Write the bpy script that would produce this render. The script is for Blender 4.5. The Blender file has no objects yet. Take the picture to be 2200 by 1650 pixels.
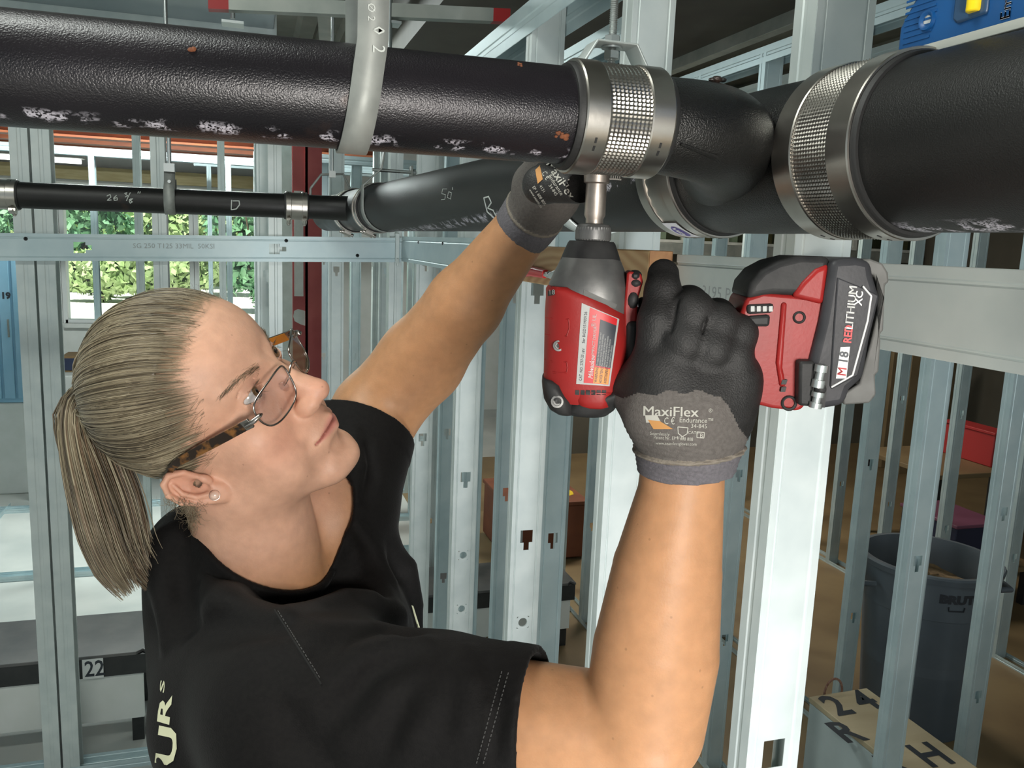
import bpy, bmesh, math, random
import numpy as np
from mathutils import Vector, Matrix
from mathutils.bvhtree import BVHTree
random.seed(7); rng = np.random.default_rng(7)
PI = math.pi
SC = bpy.context.scene
COL = SC.collection
# ------------------------------------------------------------------ camera
F, CX, CY, H = 1800.0, 1100.0, 825.0, 1.85      # focal length in pixels of the 2200x1650 frame, eye height
CAMX = np.array([[0.95533837, -0.01065631, 0.29532193], [-0.29287677, -0.16735816, 0.94138963], [0.03939279, -0.98583857, -0.16300466]])
EYE = np.array([0., 0., H])
cd = bpy.data.cameras.new('camera'); cam = bpy.data.objects.new('camera', cd); COL.objects.link(cam)
cd.sensor_width = 36; cd.lens = F / 2200 * 36; cd.clip_start = 0.02; cd.clip_end = 200
mw = Matrix.Identity(4)
for i in range(3):
    mw[i][0] = CAMX[i, 0]; mw[i][1] = -CAMX[i, 1]; mw[i][2] = -CAMX[i, 2]; mw[i][3] = EYE[i]
cam.matrix_world = mw
SC.camera = cam
# ------------------------------------------------------------------ world, lamps, exposure
SC.view_settings.view_transform = 'Standard'; SC.view_settings.look = 'None'
SC.view_settings.gamma = 1; SC.view_settings.use_curve_mapping = False
SC.view_settings.exposure = 0.0
SC.cycles.max_bounces = 6; SC.cycles.diffuse_bounces = 3; SC.cycles.glossy_bounces = 3
SC.cycles.sample_clamp_indirect = 4; SC.cycles.use_denoising = True
wd = bpy.data.worlds.new('sky'); SC.world = wd; wd.use_nodes = True
bg = wd.node_tree.nodes['Background']; bg.inputs[0].default_value = (0.80, 0.95, 1.0, 1); bg.inputs[1].default_value = 0.45
def lamp(name, kind, loc, power, color, target=None, size=0.3, size_y=None, spot=None):
    l = bpy.data.lights.new(name, kind); o = bpy.data.objects.new(name, l); COL.objects.link(o)
    l.energy = power; l.color = color; o.location = loc
    if kind == 'AREA':
        l.size = size
        if size_y: l.shape = 'RECTANGLE'; l.size_y = size_y
    elif kind != 'SUN': l.shadow_soft_size = size
    if spot: l.spot_size = spot; l.spot_blend = 0.8
    if target is not None:
        o.rotation_euler = (Vector(target) - Vector(loc)).to_track_quat('-Z', 'Y').to_euler()
    return o
lamp('flash', 'AREA', (0.15, -0.24, 1.78), 7.6, (1, 0.95, 0.88), (0.12, 0.9, 1.72), 0.16)
lamp('work_lamp', 'SPOT', (0.30, -0.12, 1.02), 52.0, (0.95, 0.98, 1.0), (0.55, 0.80, 1.28), 0.10, spot=1.35)
lamp('ceiling_lamp', 'AREA', (-0.8, 0.6, 3.1), 30.0, (0.95, 1, 0.93), (-0.8, 0.6, 0), 1.2, 0.3)
lamp('ceiling_lamp', 'AREA', (1.6, 1.8, 3.1), 30.0, (1, 0.95, 0.85), (1.6, 1.8, 0), 1.2, 0.3)
lamp('ceiling_lamp', 'AREA', (-0.6, 5.2, 3.1), 130.0, (0.9, 1, 0.97), (-0.6, 5.2, 0), 1.2, 0.3)
lamp('ceiling_lamp', 'AREA', (2.6, 5.0, 3.1), 60.0, (1, 0.92, 0.8), (2.6, 5.0, 0), 1.2, 0.3)
sun = lamp('sun', 'SUN', (-8, -4, 30), 9.0, (1, 0.96, 0.88), (0, 10, 0), 0.05)
# ------------------------------------------------------------------ helpers
def nz(v):
    v = np.asarray(v, float); return v / (np.linalg.norm(v) + 1e-12)
def P(px, py, d):                    # photo pixel + depth along the optical axis -> world point
    return CAMX @ np.array([(px - CX) / F * d, (py - CY) / F * d, d]) + EYE
def on(px, py, axis, val):           # photo pixel -> world point on the plane axis = val
    d = CAMX @ np.array([(px - CX) / F, (py - CY) / F, 1.0]); t = (val - EYE[axis]) / d[axis]
    return EYE + t * d
def proj(p):
    c = CAMX.T @ (np.asarray(p, float) - EYE); return np.array([c[0] / c[2] * F + CX, c[1] / c[2] * F + CY, c[2]])
def frame(z, x=None):                # 3x3 with columns x,y,z
    z = nz(z)
    if x is None: x = (1, 0, 0) if abs(z[0]) < 0.9 else (0, 1, 0)
    x = np.asarray(x, float); x = nz(x - z * (x @ z)); return np.stack([x, np.cross(z, x), z], 1)
class B:
    def __init__(s): s.v = []; s.f = []; s.m = []; s.n = 0
    def add(s, v, f, m=0):
        v = np.asarray(v, float).reshape(-1, 3); s.v.append(v)
        s.f += [tuple(i + s.n for i in q) for q in f]; s.m += [m] * len(f); s.n += len(v); return s
    def box(s, c, size, R=None, m=0):
        h = np.asarray(size, float) / 2
        v = np.array([(x, y, z) for x in (-1, 1) for y in (-1, 1) for z in (-1, 1)], float) * h
        if R is not None: v = v @ np.asarray(R).T
        return s.add(v + np.asarray(c, float), [(0, 1, 3, 2), (4, 6, 7, 5), (0, 4, 5, 1), (2, 3, 7, 6), (0, 2, 6, 4), (1, 5, 7, 3)], m)
    def box2(s, a, b, m=0):
        a = np.asarray(a, float); b = np.asarray(b, float); return s.box((a + b) / 2, np.abs(b - a), None, m)
    def rings(s, R, cap=True, m=0, loop=False, closed=True):
        k = len(R[0]); n = len(R); f = []
        for i in range(n if loop else n - 1):
            a = i * k; b = ((i + 1) % n) * k
            for j in range(k if closed else k - 1):
                j2 = (j + 1) % k; f.append((a + j, a + j2, b + j2, b + j))
        if cap and not loop: f += [tuple(range(k))[::-1], tuple(range((n - 1) * k, n * k))]
        return s.add(np.concatenate([np.asarray(r, float) for r in R]), f, m)
    def tube(s, pts, r, k=12, cap=True, m=0, loop=False, flat=1.0, up=None):
        pts = np.asarray(pts, float); n = len(pts); r = np.broadcast_to(np.asarray(r, float), (n,))
        if loop: T = np.roll(pts, -1, 0) - np.roll(pts, 1, 0)
        else: T = np.gradient(pts, axis=0)
        T = T / (np.linalg.norm(T, axis=1, keepdims=True) + 1e-12)
        u = np.asarray(up, float) if up is not None else None
        if u is None:
            u = np.array([0, 0, 1.]) if abs(T[0][2]) < 0.9 else np.array([1., 0, 0])
        th = np.linspace(0, 2 * PI, k, endpoint=False) + PI / k; R = []
        for i in range(n):
            if up is not None: u = np.asarray(up, float)
            u = u - T[i] * (u @ T[i]); u = u / (np.linalg.norm(u) + 1e-12); w = np.cross(T[i], u)
            R.append(pts[i] + r[i] * (np.cos(th)[:, None] * w + flat * np.sin(th)[:, None] * u))
        return s.rings(R, cap, m, loop)
    def lathe(s, prof, c, ax, k=48, cap=False, m=0, loop=False, x=None):   # prof: (t along axis, radius)
        Rm = frame(ax, x); th = np.linspace(0, 2 * PI, k, endpoint=False)
        circ = np.cos(th)[:, None] * Rm[:, 0] + np.sin(th)[:, None] * Rm[:, 1]
        R = [np.asarray(c, float) + t * Rm[:, 2] + r * circ for t, r in prof]
        return s.rings(R, cap, m, loop)
    def prism(s, poly, o, ax, ay, az, d0, d1, m=0):      # 2-D outline in (ax, ay) pushed along az from d0 to d1
        o = np.asarray(o, float); q = np.asarray(poly, float)
        base = o + q[:, :1] * np.asarray(ax) + q[:, 1:2] * np.asarray(ay)
        return s.rings([base + np.asarray(az) * d0, base + np.asarray(az) * d1], True, m)
    def ball(s, c, r, k=16, R=None, m=0):
        r = np.broadcast_to(np.asarray(r, float), (3,)); lat = np.linspace(-PI / 2, PI / 2, k // 2 + 1)[1:-1]; th = np.linspace(0, 2 * PI, k, endpoint=False)
        v = [(0, 0, -1)] + [(math.cos(a) * math.cos(t), math.cos(a) * math.sin(t), math.sin(a)) for a in lat for t in th] + [(0, 0, 1)]
        n = len(lat); f = [(0, 1 + (j + 1) % k, 1 + j) for j in range(k)]
        for i in range(n - 1):
            for j in range(k): f.append((1 + i * k + j, 1 + i * k + (j + 1) % k, 1 + (i + 1) * k + (j + 1) % k, 1 + (i + 1) * k + j))
        e = 1 + n * k; f += [(1 + (n - 1) * k + j, 1 + (n - 1) * k + (j + 1) % k, e) for j in range(k)]
        v = np.array(v) * r
        if R is not None: v = v @ np.asarray(R).T
        return s.add(v + np.asarray(c, float), f, m)
OWN_AXES = set()      # things whose parts are built in the thing's own (turned) axes
def world_loc(o):
    p = np.zeros(3); q = o
    while q is not None:
        if q.name in OWN_AXES: return p
        q = q.parent
    while o is not None: p = p + np.array(o.location); o = o.parent
    return p
def link_mesh(name, me, mats, parent=None):
    for m in (mats if isinstance(mats, (list, tuple)) else [mats]): me.materials.append(m)
    o = bpy.data.objects.new(name, me); COL.objects.link(o)
    if parent is not None: o.parent = parent
    return o
def obj(name, b, mats, parent=None, smooth=40, bevel=None, origin=None, seg=2, solid=None, subsurf=0):
    v = np.concatenate(b.v) if b.v else np.zeros((0, 3))
    loc = np.zeros(3)
    if parent is not None: v = v - world_loc(parent)
    else:
        loc = np.asarray(origin, float) if origin is not None else np.array([(v[:, 0].min() + v[:, 0].max()) / 2, (v[:, 1].min() + v[:, 1].max()) / 2, v[:, 2].min()])
        v = v - loc
    me = bpy.data.meshes.new(name); me.from_pydata(v.tolist(), [], b.f); me.update()
    if len(set(b.m)) > 1: me.polygons.foreach_set('material_index', b.m)
    bm = bmesh.new(); bm.from_mesh(me); bmesh.ops.recalc_face_normals(bm, faces=bm.faces); bm.to_mesh(me); bm.free()
    o = link_mesh(name, me, mats, parent); o.location = loc
    if smooth is not None:
        me.polygons.foreach_set('use_smooth', [True] * len(me.polygons)); me.set_sharp_from_angle(angle=math.radians(smooth))
    if solid: md = o.modifiers.new('solid', 'SOLIDIFY'); md.thickness = solid; md.offset = 0
    if bevel:
        md = o.modifiers.new('bevel', 'BEVEL'); md.width = bevel; md.segments = seg; md.limit_method = 'ANGLE'; md.angle_limit = math.radians(35)
        md.harden_normals = False
    if subsurf: md = o.modifiers.new('sub', 'SUBSURF'); md.levels = md.render_levels = subsurf
    return o
def thing(name, label, cat, loc, group=None):
    o = bpy.data.objects.new(name, None); COL.objects.link(o); o.location = [float(x) for x in loc]
    o['label'] = label; o['category'] = cat
    if group: o['group'] = group
    o.empty_display_size = 0.05
    return o
def tag(o, label, cat, group=None):
    o['label'] = label; o['category'] = cat
    if group: o['group'] = group
    return o
def structure(o): o['kind'] = 'structure'; return o
def room(name, loc=(0, 0, 0)):
    o = bpy.data.objects.new(name, None); COL.objects.link(o); o.location = loc; o['kind'] = 'structure'; return o
def copy_tree(o, parent=None, delta=None):
    c = o.copy(); COL.objects.link(c)
    if parent is not None: c.parent = parent
    for ch in list(o.children): copy_tree(ch, c)
    if delta is not None: c.location = Vector(o.location) + Vector(delta)
    return c
def text_mesh(s, size, shear=0.0, bold=0.0, spacing=1.0, align='LEFT', sx=1.0):
    if 'M' in s.upper() and bold:                        # the wide M closes up when thickened: lay shifted copies instead
        v, f = text_mesh(s, size, shear, 0.0, spacing, align, sx); n = len(v); d = np.array([bold * .7, 0, 0])
        return np.concatenate([v - d, v, v + d]), f + [tuple(i + n for i in q) for q in f] + [tuple(i + 2 * n for i in q) for q in f]
    cu = bpy.data.curves.new('t', 'FONT'); cu.body = s; cu.size = size; cu.shear = shear; cu.offset = bold; cu.space_character = spacing
    cu.align_x = align; cu.resolution_u = 2; cu.fill_mode = 'FRONT'
    o = bpy.data.objects.new('t', cu); COL.objects.link(o)
    me = bpy.data.meshes.new_from_object(o.evaluated_get(bpy.context.evaluated_depsgraph_get()))
    bpy.data.objects.remove(o); bpy.data.curves.remove(cu)
    v = np.array([q.co[:] for q in me.vertices]).reshape(-1, 3); f = [tuple(p.vertices) for p in me.polygons]; bpy.data.meshes.remove(me)
    v[:, 0] *= sx
    return v, f
def put_text(b, s, o, ax, ay, size, m=0, **k):     # flat lettering lying on the plane (o, ax, ay)
    v, f = text_mesh(s, size, **k)
    if len(v): b.add(np.asarray(o, float) + v[:, :1] * np.asarray(ax) + v[:, 1:2] * np.asarray(ay), f, m)
    return b
# ------------------------------------------------------------------ materials
def mat(name, col, rough=0.5, metal=0.0, col2=None, nscale=30, bump=0.0, bscale=None, stretch=None, spec=0.5, detail=4, coat=0, sss=0, rvar=0.0, trans=0.0, contrast=(0.35, 0.65), emit=None):
    m = bpy.data.materials.new(name); m.use_nodes = True; nt = m.node_tree; N = nt.nodes; Lk = nt.links; b = N['Principled BSDF']
    b.inputs['Base Color'].default_value = (*col, 1); b.inputs['Roughness'].default_value = rough; b.inputs['Metallic'].default_value = metal
    b.inputs['Specular IOR Level'].default_value = spec
    if coat: b.inputs['Coat Weight'].default_value = coat
    if sss: b.inputs['Subsurface Weight'].default_value = sss; b.inputs['Subsurface Radius'].default_value = (0.008, 0.003, 0.0015); b.inputs['Subsurface Scale'].default_value = 1.0
    if trans: b.inputs['Transmission Weight'].default_value = trans
    if emit: b.inputs['Emission Color'].default_value = (*emit[:3], 1); b.inputs['Emission Strength'].default_value = emit[3]
    tc = mp = None
    def coords():
        nonlocal tc, mp
        if mp is None:
            tc = N.new('ShaderNodeTexCoord'); mp = N.new('ShaderNodeMapping'); Lk.new(tc.outputs['Object'], mp.inputs[0])
            if stretch: mp.inputs['Scale'].default_value = stretch
        return mp
    if col2 is not None or rvar:
        n = N.new('ShaderNodeTexNoise'); n.inputs['Scale'].default_value = nscale; n.inputs['Detail'].default_value = detail
        Lk.new(coords().outputs[0], n.inputs['Vector'])
        if col2 is not None:
            r = N.new('ShaderNodeValToRGB'); r.color_ramp.elements[0].color = (*col, 1); r.color_ramp.elements[1].color = (*col2, 1)
            r.color_ramp.elements[0].position, r.color_ramp.elements[1].position = contrast
            Lk.new(n.outputs[0], r.inputs[0]); Lk.new(r.outputs[0], b.inputs['Base Color'])
        if rvar:
            k = N.new('ShaderNodeMapRange'); k.inputs[3].default_value = rough - rvar; k.inputs[4].default_value = rough + rvar
            Lk.new(n.outputs[0], k.inputs[0]); Lk.new(k.outputs[0], b.inputs['Roughness'])
    if bump:
        n2 = N.new('ShaderNodeTexNoise'); n2.inputs['Scale'].default_value = bscale or nscale; n2.inputs['Detail'].default_value = 3
        Lk.new(coords().outputs[0], n2.inputs['Vector'])
        bp = N.new('ShaderNodeBump'); bp.inputs['Strength'].default_value = bump; bp.inputs['Distance'].default_value = 0.002
        Lk.new(n2.outputs[0], bp.inputs['Height']); Lk.new(bp.outputs[0], b.inputs['Normal'])
    return m
def clear(name, tint=(0.92, 0.97, 0.95), ior=1.5):      # thin pane: clear with a Fresnel reflection
    m = bpy.data.materials.new(name); m.use_nodes = True; N = m.node_tree.nodes; L = m.node_tree.links; N.clear()
    o = N.new('ShaderNodeOutputMaterial'); t = N.new('ShaderNodeBsdfTransparent'); t.inputs[0].default_value = (*tint, 1); g = N.new('ShaderNodeBsdfGlossy'); g.inputs['Roughness'].default_value = 0.02
    f = N.new('ShaderNodeLayerWeight'); f.inputs[0].default_value = 0.5; pw = N.new('ShaderNodeMath'); pw.operation = 'POWER'; pw.inputs[1].default_value = 3.5; L.new(f.outputs['Facing'], pw.inputs[0]); ma = N.new('ShaderNodeMath'); ma.operation = 'MULTIPLY_ADD'; ma.inputs[1].default_value = 0.7; ma.inputs[2].default_value = 0.045; L.new(pw.outputs[0], ma.inputs[0]); x = N.new('ShaderNodeMixShader'); L.new(ma.outputs[0], x.inputs[0]); L.new(t.outputs[0], x.inputs[1]); L.new(g.outputs[0], x.inputs[2]); L.new(x.outputs[0], o.inputs[0]); return m
def mixin(m, col, maskf):            # lay another colour over the base colour where maskf (a node-builder) says so
    nt = m.node_tree; N = nt.nodes; Lk = nt.links; b = N['Principled BSDF']; mx = N.new('ShaderNodeMix'); mx.data_type = 'RGBA'
    s = b.inputs['Base Color']
    if s.links: Lk.new(s.links[0].from_socket, mx.inputs[6])
    else: mx.inputs[6].default_value = s.default_value
    mx.inputs[7].default_value = (*col, 1); Lk.new(maskf(N, Lk), mx.inputs[0]); Lk.new(mx.outputs[2], s); return m
G = {}
G['galv'] = mat('galvanised_steel', (0.58, 0.64, 0.63), 0.46, 0.42, (0.68, 0.73, 0.71), 14, 0.04, 60, rvar=0.08)
G['galvb'] = mat('galvanised_track', (0.50, 0.62, 0.65), 0.44, 0.40, (0.60, 0.71, 0.73), 10, 0.03, 50, rvar=0.08)
G['galvd'] = mat('dull_galvanised_steel', (0.33, 0.36, 0.33), 0.5, 0.6, (0.44, 0.46, 0.42), 12, rvar=0.08)
G['stainless'] = mat('stainless_steel', (0.42, 0.395, 0.36), 0.33, 1.0, (0.49, 0.465, 0.425), 25, 0.03, 200, rvar=0.06)
G['zinc'] = mat('zinc_plate', (0.25, 0.265, 0.25), 0.55, 0.35, (0.31, 0.325, 0.305), 60, 0.05, 300, rvar=0.06)
G['rubber'] = mat('black_rubber', (0.012, 0.012, 0.012), 0.6, bump=0.1, bscale=300)
G['floor'] = mat('sealed_concrete', (0.42, 0.44, 0.42), 0.45, 0, (0.52, 0.53, 0.50), 3, 0.05, 40)
G['tan'] = mat('tan_floor', (0.19, 0.13, 0.065), 0.5, 0, (0.24, 0.17, 0.085), 4)
G['white'] = mat('white_panel', (0.66, 0.68, 0.64), 0.5, 0, (0.72, 0.73, 0.70), 8)
G['black'] = mat('black_paint', (0.018, 0.020, 0.020), 0.45, 0, (0.03, 0.03, 0.03), 20)
G['dkgrey'] = mat('dark_grey_laminate', (0.085, 0.085, 0.085), 0.4, 0, (0.13, 0.125, 0.12), 9)
G['red'] = mat('red_paint', (0.42, 0.02, 0.02), 0.4)
G['deck'] = mat('ceiling_deck', (0.10, 0.11, 0.095), 0.7, 0.1, (0.14, 0.15, 0.13), 5)
G['wood'] = None
# ================================================================== the setting
b = B(); b.box2((-6, -3, -0.1), (7, 10.2, 0)); structure(obj('floor', b, G['floor']))
b = B(); b.box2((-6, -3, 3.35), (7, 10.2, 3.42)); b2 = b
for i in range(44):
    x = -5.9 + i * 0.3; b2.prism([(-0.05, 0), (0.05, 0), (0.08, 0.04), (-0.08, 0.04)], (x, 0, 3.31), (1, 0, 0), (0, 0, 1), (0, 1, 0), -3, 10.2)
structure(obj('ceiling', b2, G['deck']))
# ---- stud profiles
def stud_mesh(w, h, holes=(), fl=0.034, lip=0.007):
    """C-stud standing on z=0: web in the plane y=0 from x=0 to w, flanges running to +y; holes: (z, kind)."""
    xs = [0, 0.11 * w, 0.13 * w, 0.15 * w, 0.17 * w, 0.295 * w, 0.41 * w, 0.59 * w, 0.705 * w, 0.81 * w, 0.83 * w, 0.86 * w, 0.88 * w, w]
    ys = [0, 0, 0.0016, 0.0016, 0, 0, 0, 0, 0, 0, 0.0016, 0.0016, 0, 0]
    zs = {0.0, h}; K = []
    for z, kind in holes:
        a = 0.41 * w
        if kind == 'key': zs |= {z, z + a, z - 0.62 * a}; K += [(z, z + a, 5, 8), (z - 0.62 * a, z, 6, 7)]
        elif kind == 'keyup': zs |= {z, z - a, z + 0.62 * a}; K += [(z - a, z, 5, 8), (z, z + 0.62 * a, 6, 7)]
        elif kind == 'slot': zs |= {z, z + 1.25 * a}; K += [(z, z + 1.25 * a, 5, 8)]
        elif kind == 'round': zs |= {z, z + a}; K += [(z, z + a, 5, 8)]
    zs = sorted(zs); b = B(); nx = len(xs)
    v = [(x, y, z) for z in zs for x, y in zip(xs, ys)]; f = []
    for i in range(len(zs) - 1):
        for j in range(nx - 1):
            zc = (zs[i] + zs[i + 1]) / 2
            if any(k[0] < zc < k[1] and k[2] <= j < k[3] for k in K): continue
            f.append((i * nx + j, i * nx + j + 1, (i + 1) * nx + j + 1, (i + 1) * nx + j))
    b.add(v, f)
    for z, kind in holes:
        if kind == 'round':
            a = 0.41 * w; c = np.array([0.5 * w, 0, z + a / 2]); n = 20; V = []
            for t in np.linspace(0, 2 * PI, n, endpoint=False):
                d = np.array([math.cos(t), 0, math.sin(t)]); k = a / 2 / max(abs(d[0]), abs(d[2]))
                V += [c + d * k, c + d * 0.38 * a, c + d * 0.36 * a + (0, 0.002, 0)]
            ff = []
            for i in range(n):
                p = 3 * i; q = 3 * ((i + 1) % n); ff += [(p, q, q + 1, p + 1), (p + 1, q + 1, q + 2, p + 2)]
            b.add(V, ff)
    for x, s in ((0, 1), (w, -1)):
        pr = [(x, 0), (x - s * 0.0, 0.10 * fl), (x, 0.4 * fl), (x + s * 0.001, 0.45 * fl), (x + s * 0.001, 0.6 * fl), (x, 0.65 * fl), (x, fl), (x + s * lip, fl)]
        b.add([(p[0], p[1], z) for z in (0, h) for p in pr], [(i, i + 1, i + 1 + len(pr), i + len(pr)) for i in range(len(pr) - 1)])
    return b
def stud_obj(name, w, h, holes, parent, loc, rotz=0.0, m=None, me=None, fl=0.034):
    if me is None:
        o = obj(name, stud_mesh(w, h, holes, fl), m or G['galv'], None, smooth=None, origin=(0, 0, 0), solid=0.0009)
    else:
        o = bpy.data.objects.new(name, me); COL.objects.link(o)
        md = o.modifiers.new('solid', 'SOLIDIFY'); md.thickness = 0.0009; md.offset = 0
    o.parent = parent; o.location = np.asarray(loc, float) - world_loc(parent); o.rotation_euler = (0, 0, rotz); return o
def track(name, a, b_, w, parent, m=None, leg=0.03, face=(0, -1, 0), up=(0, 0, 1), holes=()):
    """U-track from a to b_: web of height w lies along `up`, legs run away from `face`."""
    a = np.asarray(a, float); b_ = np.asarray(b_, float); L = np.linalg.norm(b_ - a); ax = nz(b_ - a); up = np.asarray(up, float); fc = np.asarray(face, float)
    s = stud_mesh(w, L, holes, leg, 0.0)
    R = np.stack([up, -fc, ax], 1); bb = B()
    for v in s.v: pass
    v = np.concatenate(s.v) @ R.T + a; bb.add(v, s.f)
    return obj(name, bb, m or G['galvb'], parent, smooth=None, solid=0.0009)
# ---- right-hand wall: studs beside the pipe run, X = 0.5
wr = room('wall_right', (0.5, 1.6, 0)); SW = 0.064
wst = [(0.702, [(0.94, 'slot'), (0.33, 'key'), (1.6, 'key')]), (1.112, [(1.05, 'key'), (0.45, 'key')]), (1.555, []), (2.07, []), (2.655, []), (0.27, [])]
hz = {2: [(1135, 1165, 'key'), (1118, 1350, 'round'), (1150, 635, 'key')], 3: [(1000, 1035, 'key'), (993, 1203, 'round'), (990, 1318, 'round')], 4: [(910, 948, 'key'), (903, 1318, 'slot'), (918, 572, 'key')]}
for k, L in hz.items():
    for px, py, kind in L: wst[k][1].append((float(on(px, py, 1, wst[k][0])[2]), kind))
wst[0] = (0.702, [(float(on(1650, 1650, 1, 0.702)[2]), 'slot'), (0.33, 'key')])
for y, hs in wst: stud_obj('stud', SW, 2.30, hs, wr, (0.5, y, 0))
track('top_track', (0.498, 0.2, 2.30), (0.498, 2.98, 2.30), 0.068, wr, face=(0, 0, 1), up=(1, 0, 0), leg=0.06)
track('bottom_track', (0.498, 0.2, 0.0), (0.498, 2.98, 0.0), 0.068, wr, face=(0, 0, -1), up=(1, 0, 0))
track('backing_track', (0.494, 0.05, 1.778), (0.494, 0.925, 1.778), 0.069, wr, m=G['galv'], face=(-1, 0, 0), leg=0.02)
track('backing_track', (0.494, 1.56, 1.78), (0.494, 2.90, 1.782), 0.083, wr, face=(-1, 0, 0), leg=0.02)
track('bottom_track', (0.60, 2.93, 0.0), (1.50, 2.93, 0.0), 0.10, wr, m=G['galv'], face=(0, 0, 1), up=(0, 1, 0), leg=.06)
b = B()
for y in (1.0, 1.3, 1.65, 2.0, 2.4): b.lathe([(0, 0.0), (0.0025, 0.002), (0.0015, 0.0045), (0, 0.005)], (0.494, y + 0.6, 1.848), (-1, 0, 0), 10)
obj('screw', b, G['black'], wr)
# second row of studs behind it (the chase wall)
wc = room('wall_chase', (0.70, 2.0, 0)); me = None
for y in (1.93, 2.34, 2.75, 3.16):
    o = stud_obj('stud', SW, 2.30, [(0.5, 'key'), (1.1, 'key'), (1.7, 'key')], wc, (0.70, y, 0), 0, G['galvb'], me); me = me or o.data
track('top_track', (0.698, 1.6, 2.30), (0.698, 3.2, 2.30), 0.068, wc, face=(0, 0, 1), up=(1, 0, 0), leg=0.05)
track('bottom_track', (0.698, 1.6, 0.0), (0.698, 3.2, 0.0), 0.068, wc, face=(0, 0, -1), up=(1, 0, 0))
# ---- far wall across the room, Y = 2.92
wf = room('wall_far', (-0.3, 2.92, 0))
for x0, x1 in ((-0.690, None), (-0.632, None), (-0.300, None), (0.055, None), (0.455, None), (-1.10, None)):
    # webs face the side: rotate the C so that its flange looks at us
    o = stud_obj('stud', SW, 2.32, [(0.5, 'key'), (1.1, 'key'), (1.5, 'key')], wf, (x0, 2.985, 0), -PI / 2, G['galv'], None, 0.042 if x0 > -0.6 else 0.05)
hA = on(0, 560, 1, 2.90); hB = on(862, 563, 1, 2.90); hA = hA + (hA - hB) * 0.5
tr = track('header_track', hA, hB, 0.082, wf, face=(0, -1, 0), leg=0.03,
           holes=[(float(np.linalg.norm(on(185, 560, 1, 2.90) - hA)), 'keyup'), (float(np.linalg.norm(on(601, 560, 1, 2.90) - hA)), 'keyup')])
b = B()
for px, py in ((55, 513), (615, 517), (768, 549), (1210, 515)):
    p = on(px, py, 1, 2.899) if px < 1000 else None
    if p is not None: b.lathe([(0, 0.0), (0.004, 0.002), (0.002, 0.005), (0, 0.006)], p, (0, -1, 0), 10)
obj('screw', b, G['black'], wf)
track('bottom_track', (-1.6, 2.92, 0), (0.5, 2.92, 0), 0.068, wf, face=(0, 0, -1), up=(0, 1, 0))
track('top_track', (-1.6, 2.92, 2.32), (0.5, 2.92, 2.32), 0.068, wf, face=(0, 0, 1), up=(0, 1, 0), leg=0.05)
# corner clip where both tracks meet
b = B(); b.box2((0.47, 2.885, 1.775), (0.483, 2.899, 1.875)); b.box2((0.474, 2.875, 1.765), (0.480, 2.886, 1.79)); obj('corner_clip', b, G['galv'], wf, bevel=0.001)
# ---- rows of studs further back
def stud_row(name, x0, x1, y, step, h, facing=-PI / 2, m=None, axis='x', skip=(), top=True, mid=None, fl=0.034):
    w = room(name, ((x0 + x1) / 2, y, 0) if axis == 'x' else (y, (x0 + x1) / 2, 0)); me = None; t = x0; i = 0
    while t <= x1:
        if i not in skip:
            loc = (t, y + 0.064, 0) if axis == 'x' else (y, t, 0)
            o = stud_obj('stud', SW, h, [(0.5, 'key'), (1.1, 'key'), (1.7, 'key')], w, loc, facing if axis == 'x' else 0, m, me, fl); me = me or o.data
        t += step; i += 1
    a = (lambda u, z: (u, y, z)) if axis == 'x' else (lambda u, z: (y, u, z)); up = (0, 1, 0) if axis == 'x' else (1, 0, 0)
    track('bottom_track', a(x0 - 0.1, 0), a(x1 + 0.1, 0), 0.068, w, face=(0, 0, -1), up=up, m=m)
    if top: track('top_track', a(x0 - 0.1, h), a(x1 + 0.1, h), 0.068, w, face=(0, 0, 1), up=up, m=m, leg=0.05)
    if mid: track('blocking_track', a(x0 - 0.1, mid), a(x1 + 0.1, mid), 0.05, w, face=(0, -1, 0) if axis == 'x' else (-1, 0, 0), m=m)
    return w
stud_row('wall_third', -2.2, 1.0, 4.75, 0.407, 2.45, skip=(6,))
stud_row('wall_niche', 0.33, 1.45, 3.78, 0.225, 2.35, facing=0, m=G['galv'])
stud_row('wall_back_niche', 0.40, 1.30, 5.35, 0.20, 2.35, facing=0, m=G['galvb'])
stud_row('wall_fourth', -2.6, 1.4, 5.95, 0.407, 2.35, m=G['galvb'])
stud_row('wall_fifth', -0.35, 2.0, 7.6, 0.407, 2.45, m=G['galvb'])
stud_row('wall_cross', 3.2, 7.4, 0.02, 0.407, 2.45, axis='y', m=G['galv'])
stud_row('wall_left', 3.3, 6.0, -1.62, 0.407, 2.3, axis='y', m=G['galvb'])
stud_row('wall_outer', 1.60, 4.2, 2.14, 0.29, 2.6, axis='y', m=G['galvb'])
stud_row('wall_outer_far', 2.45, 5.8, 3.35, 0.405, 2.6, axis='y', m=G['galvb'])
stud_row('wall_inner', 1.6, 4.05, 1.55, 0.407, 2.5, axis='y', m=G['galvb'])
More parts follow.
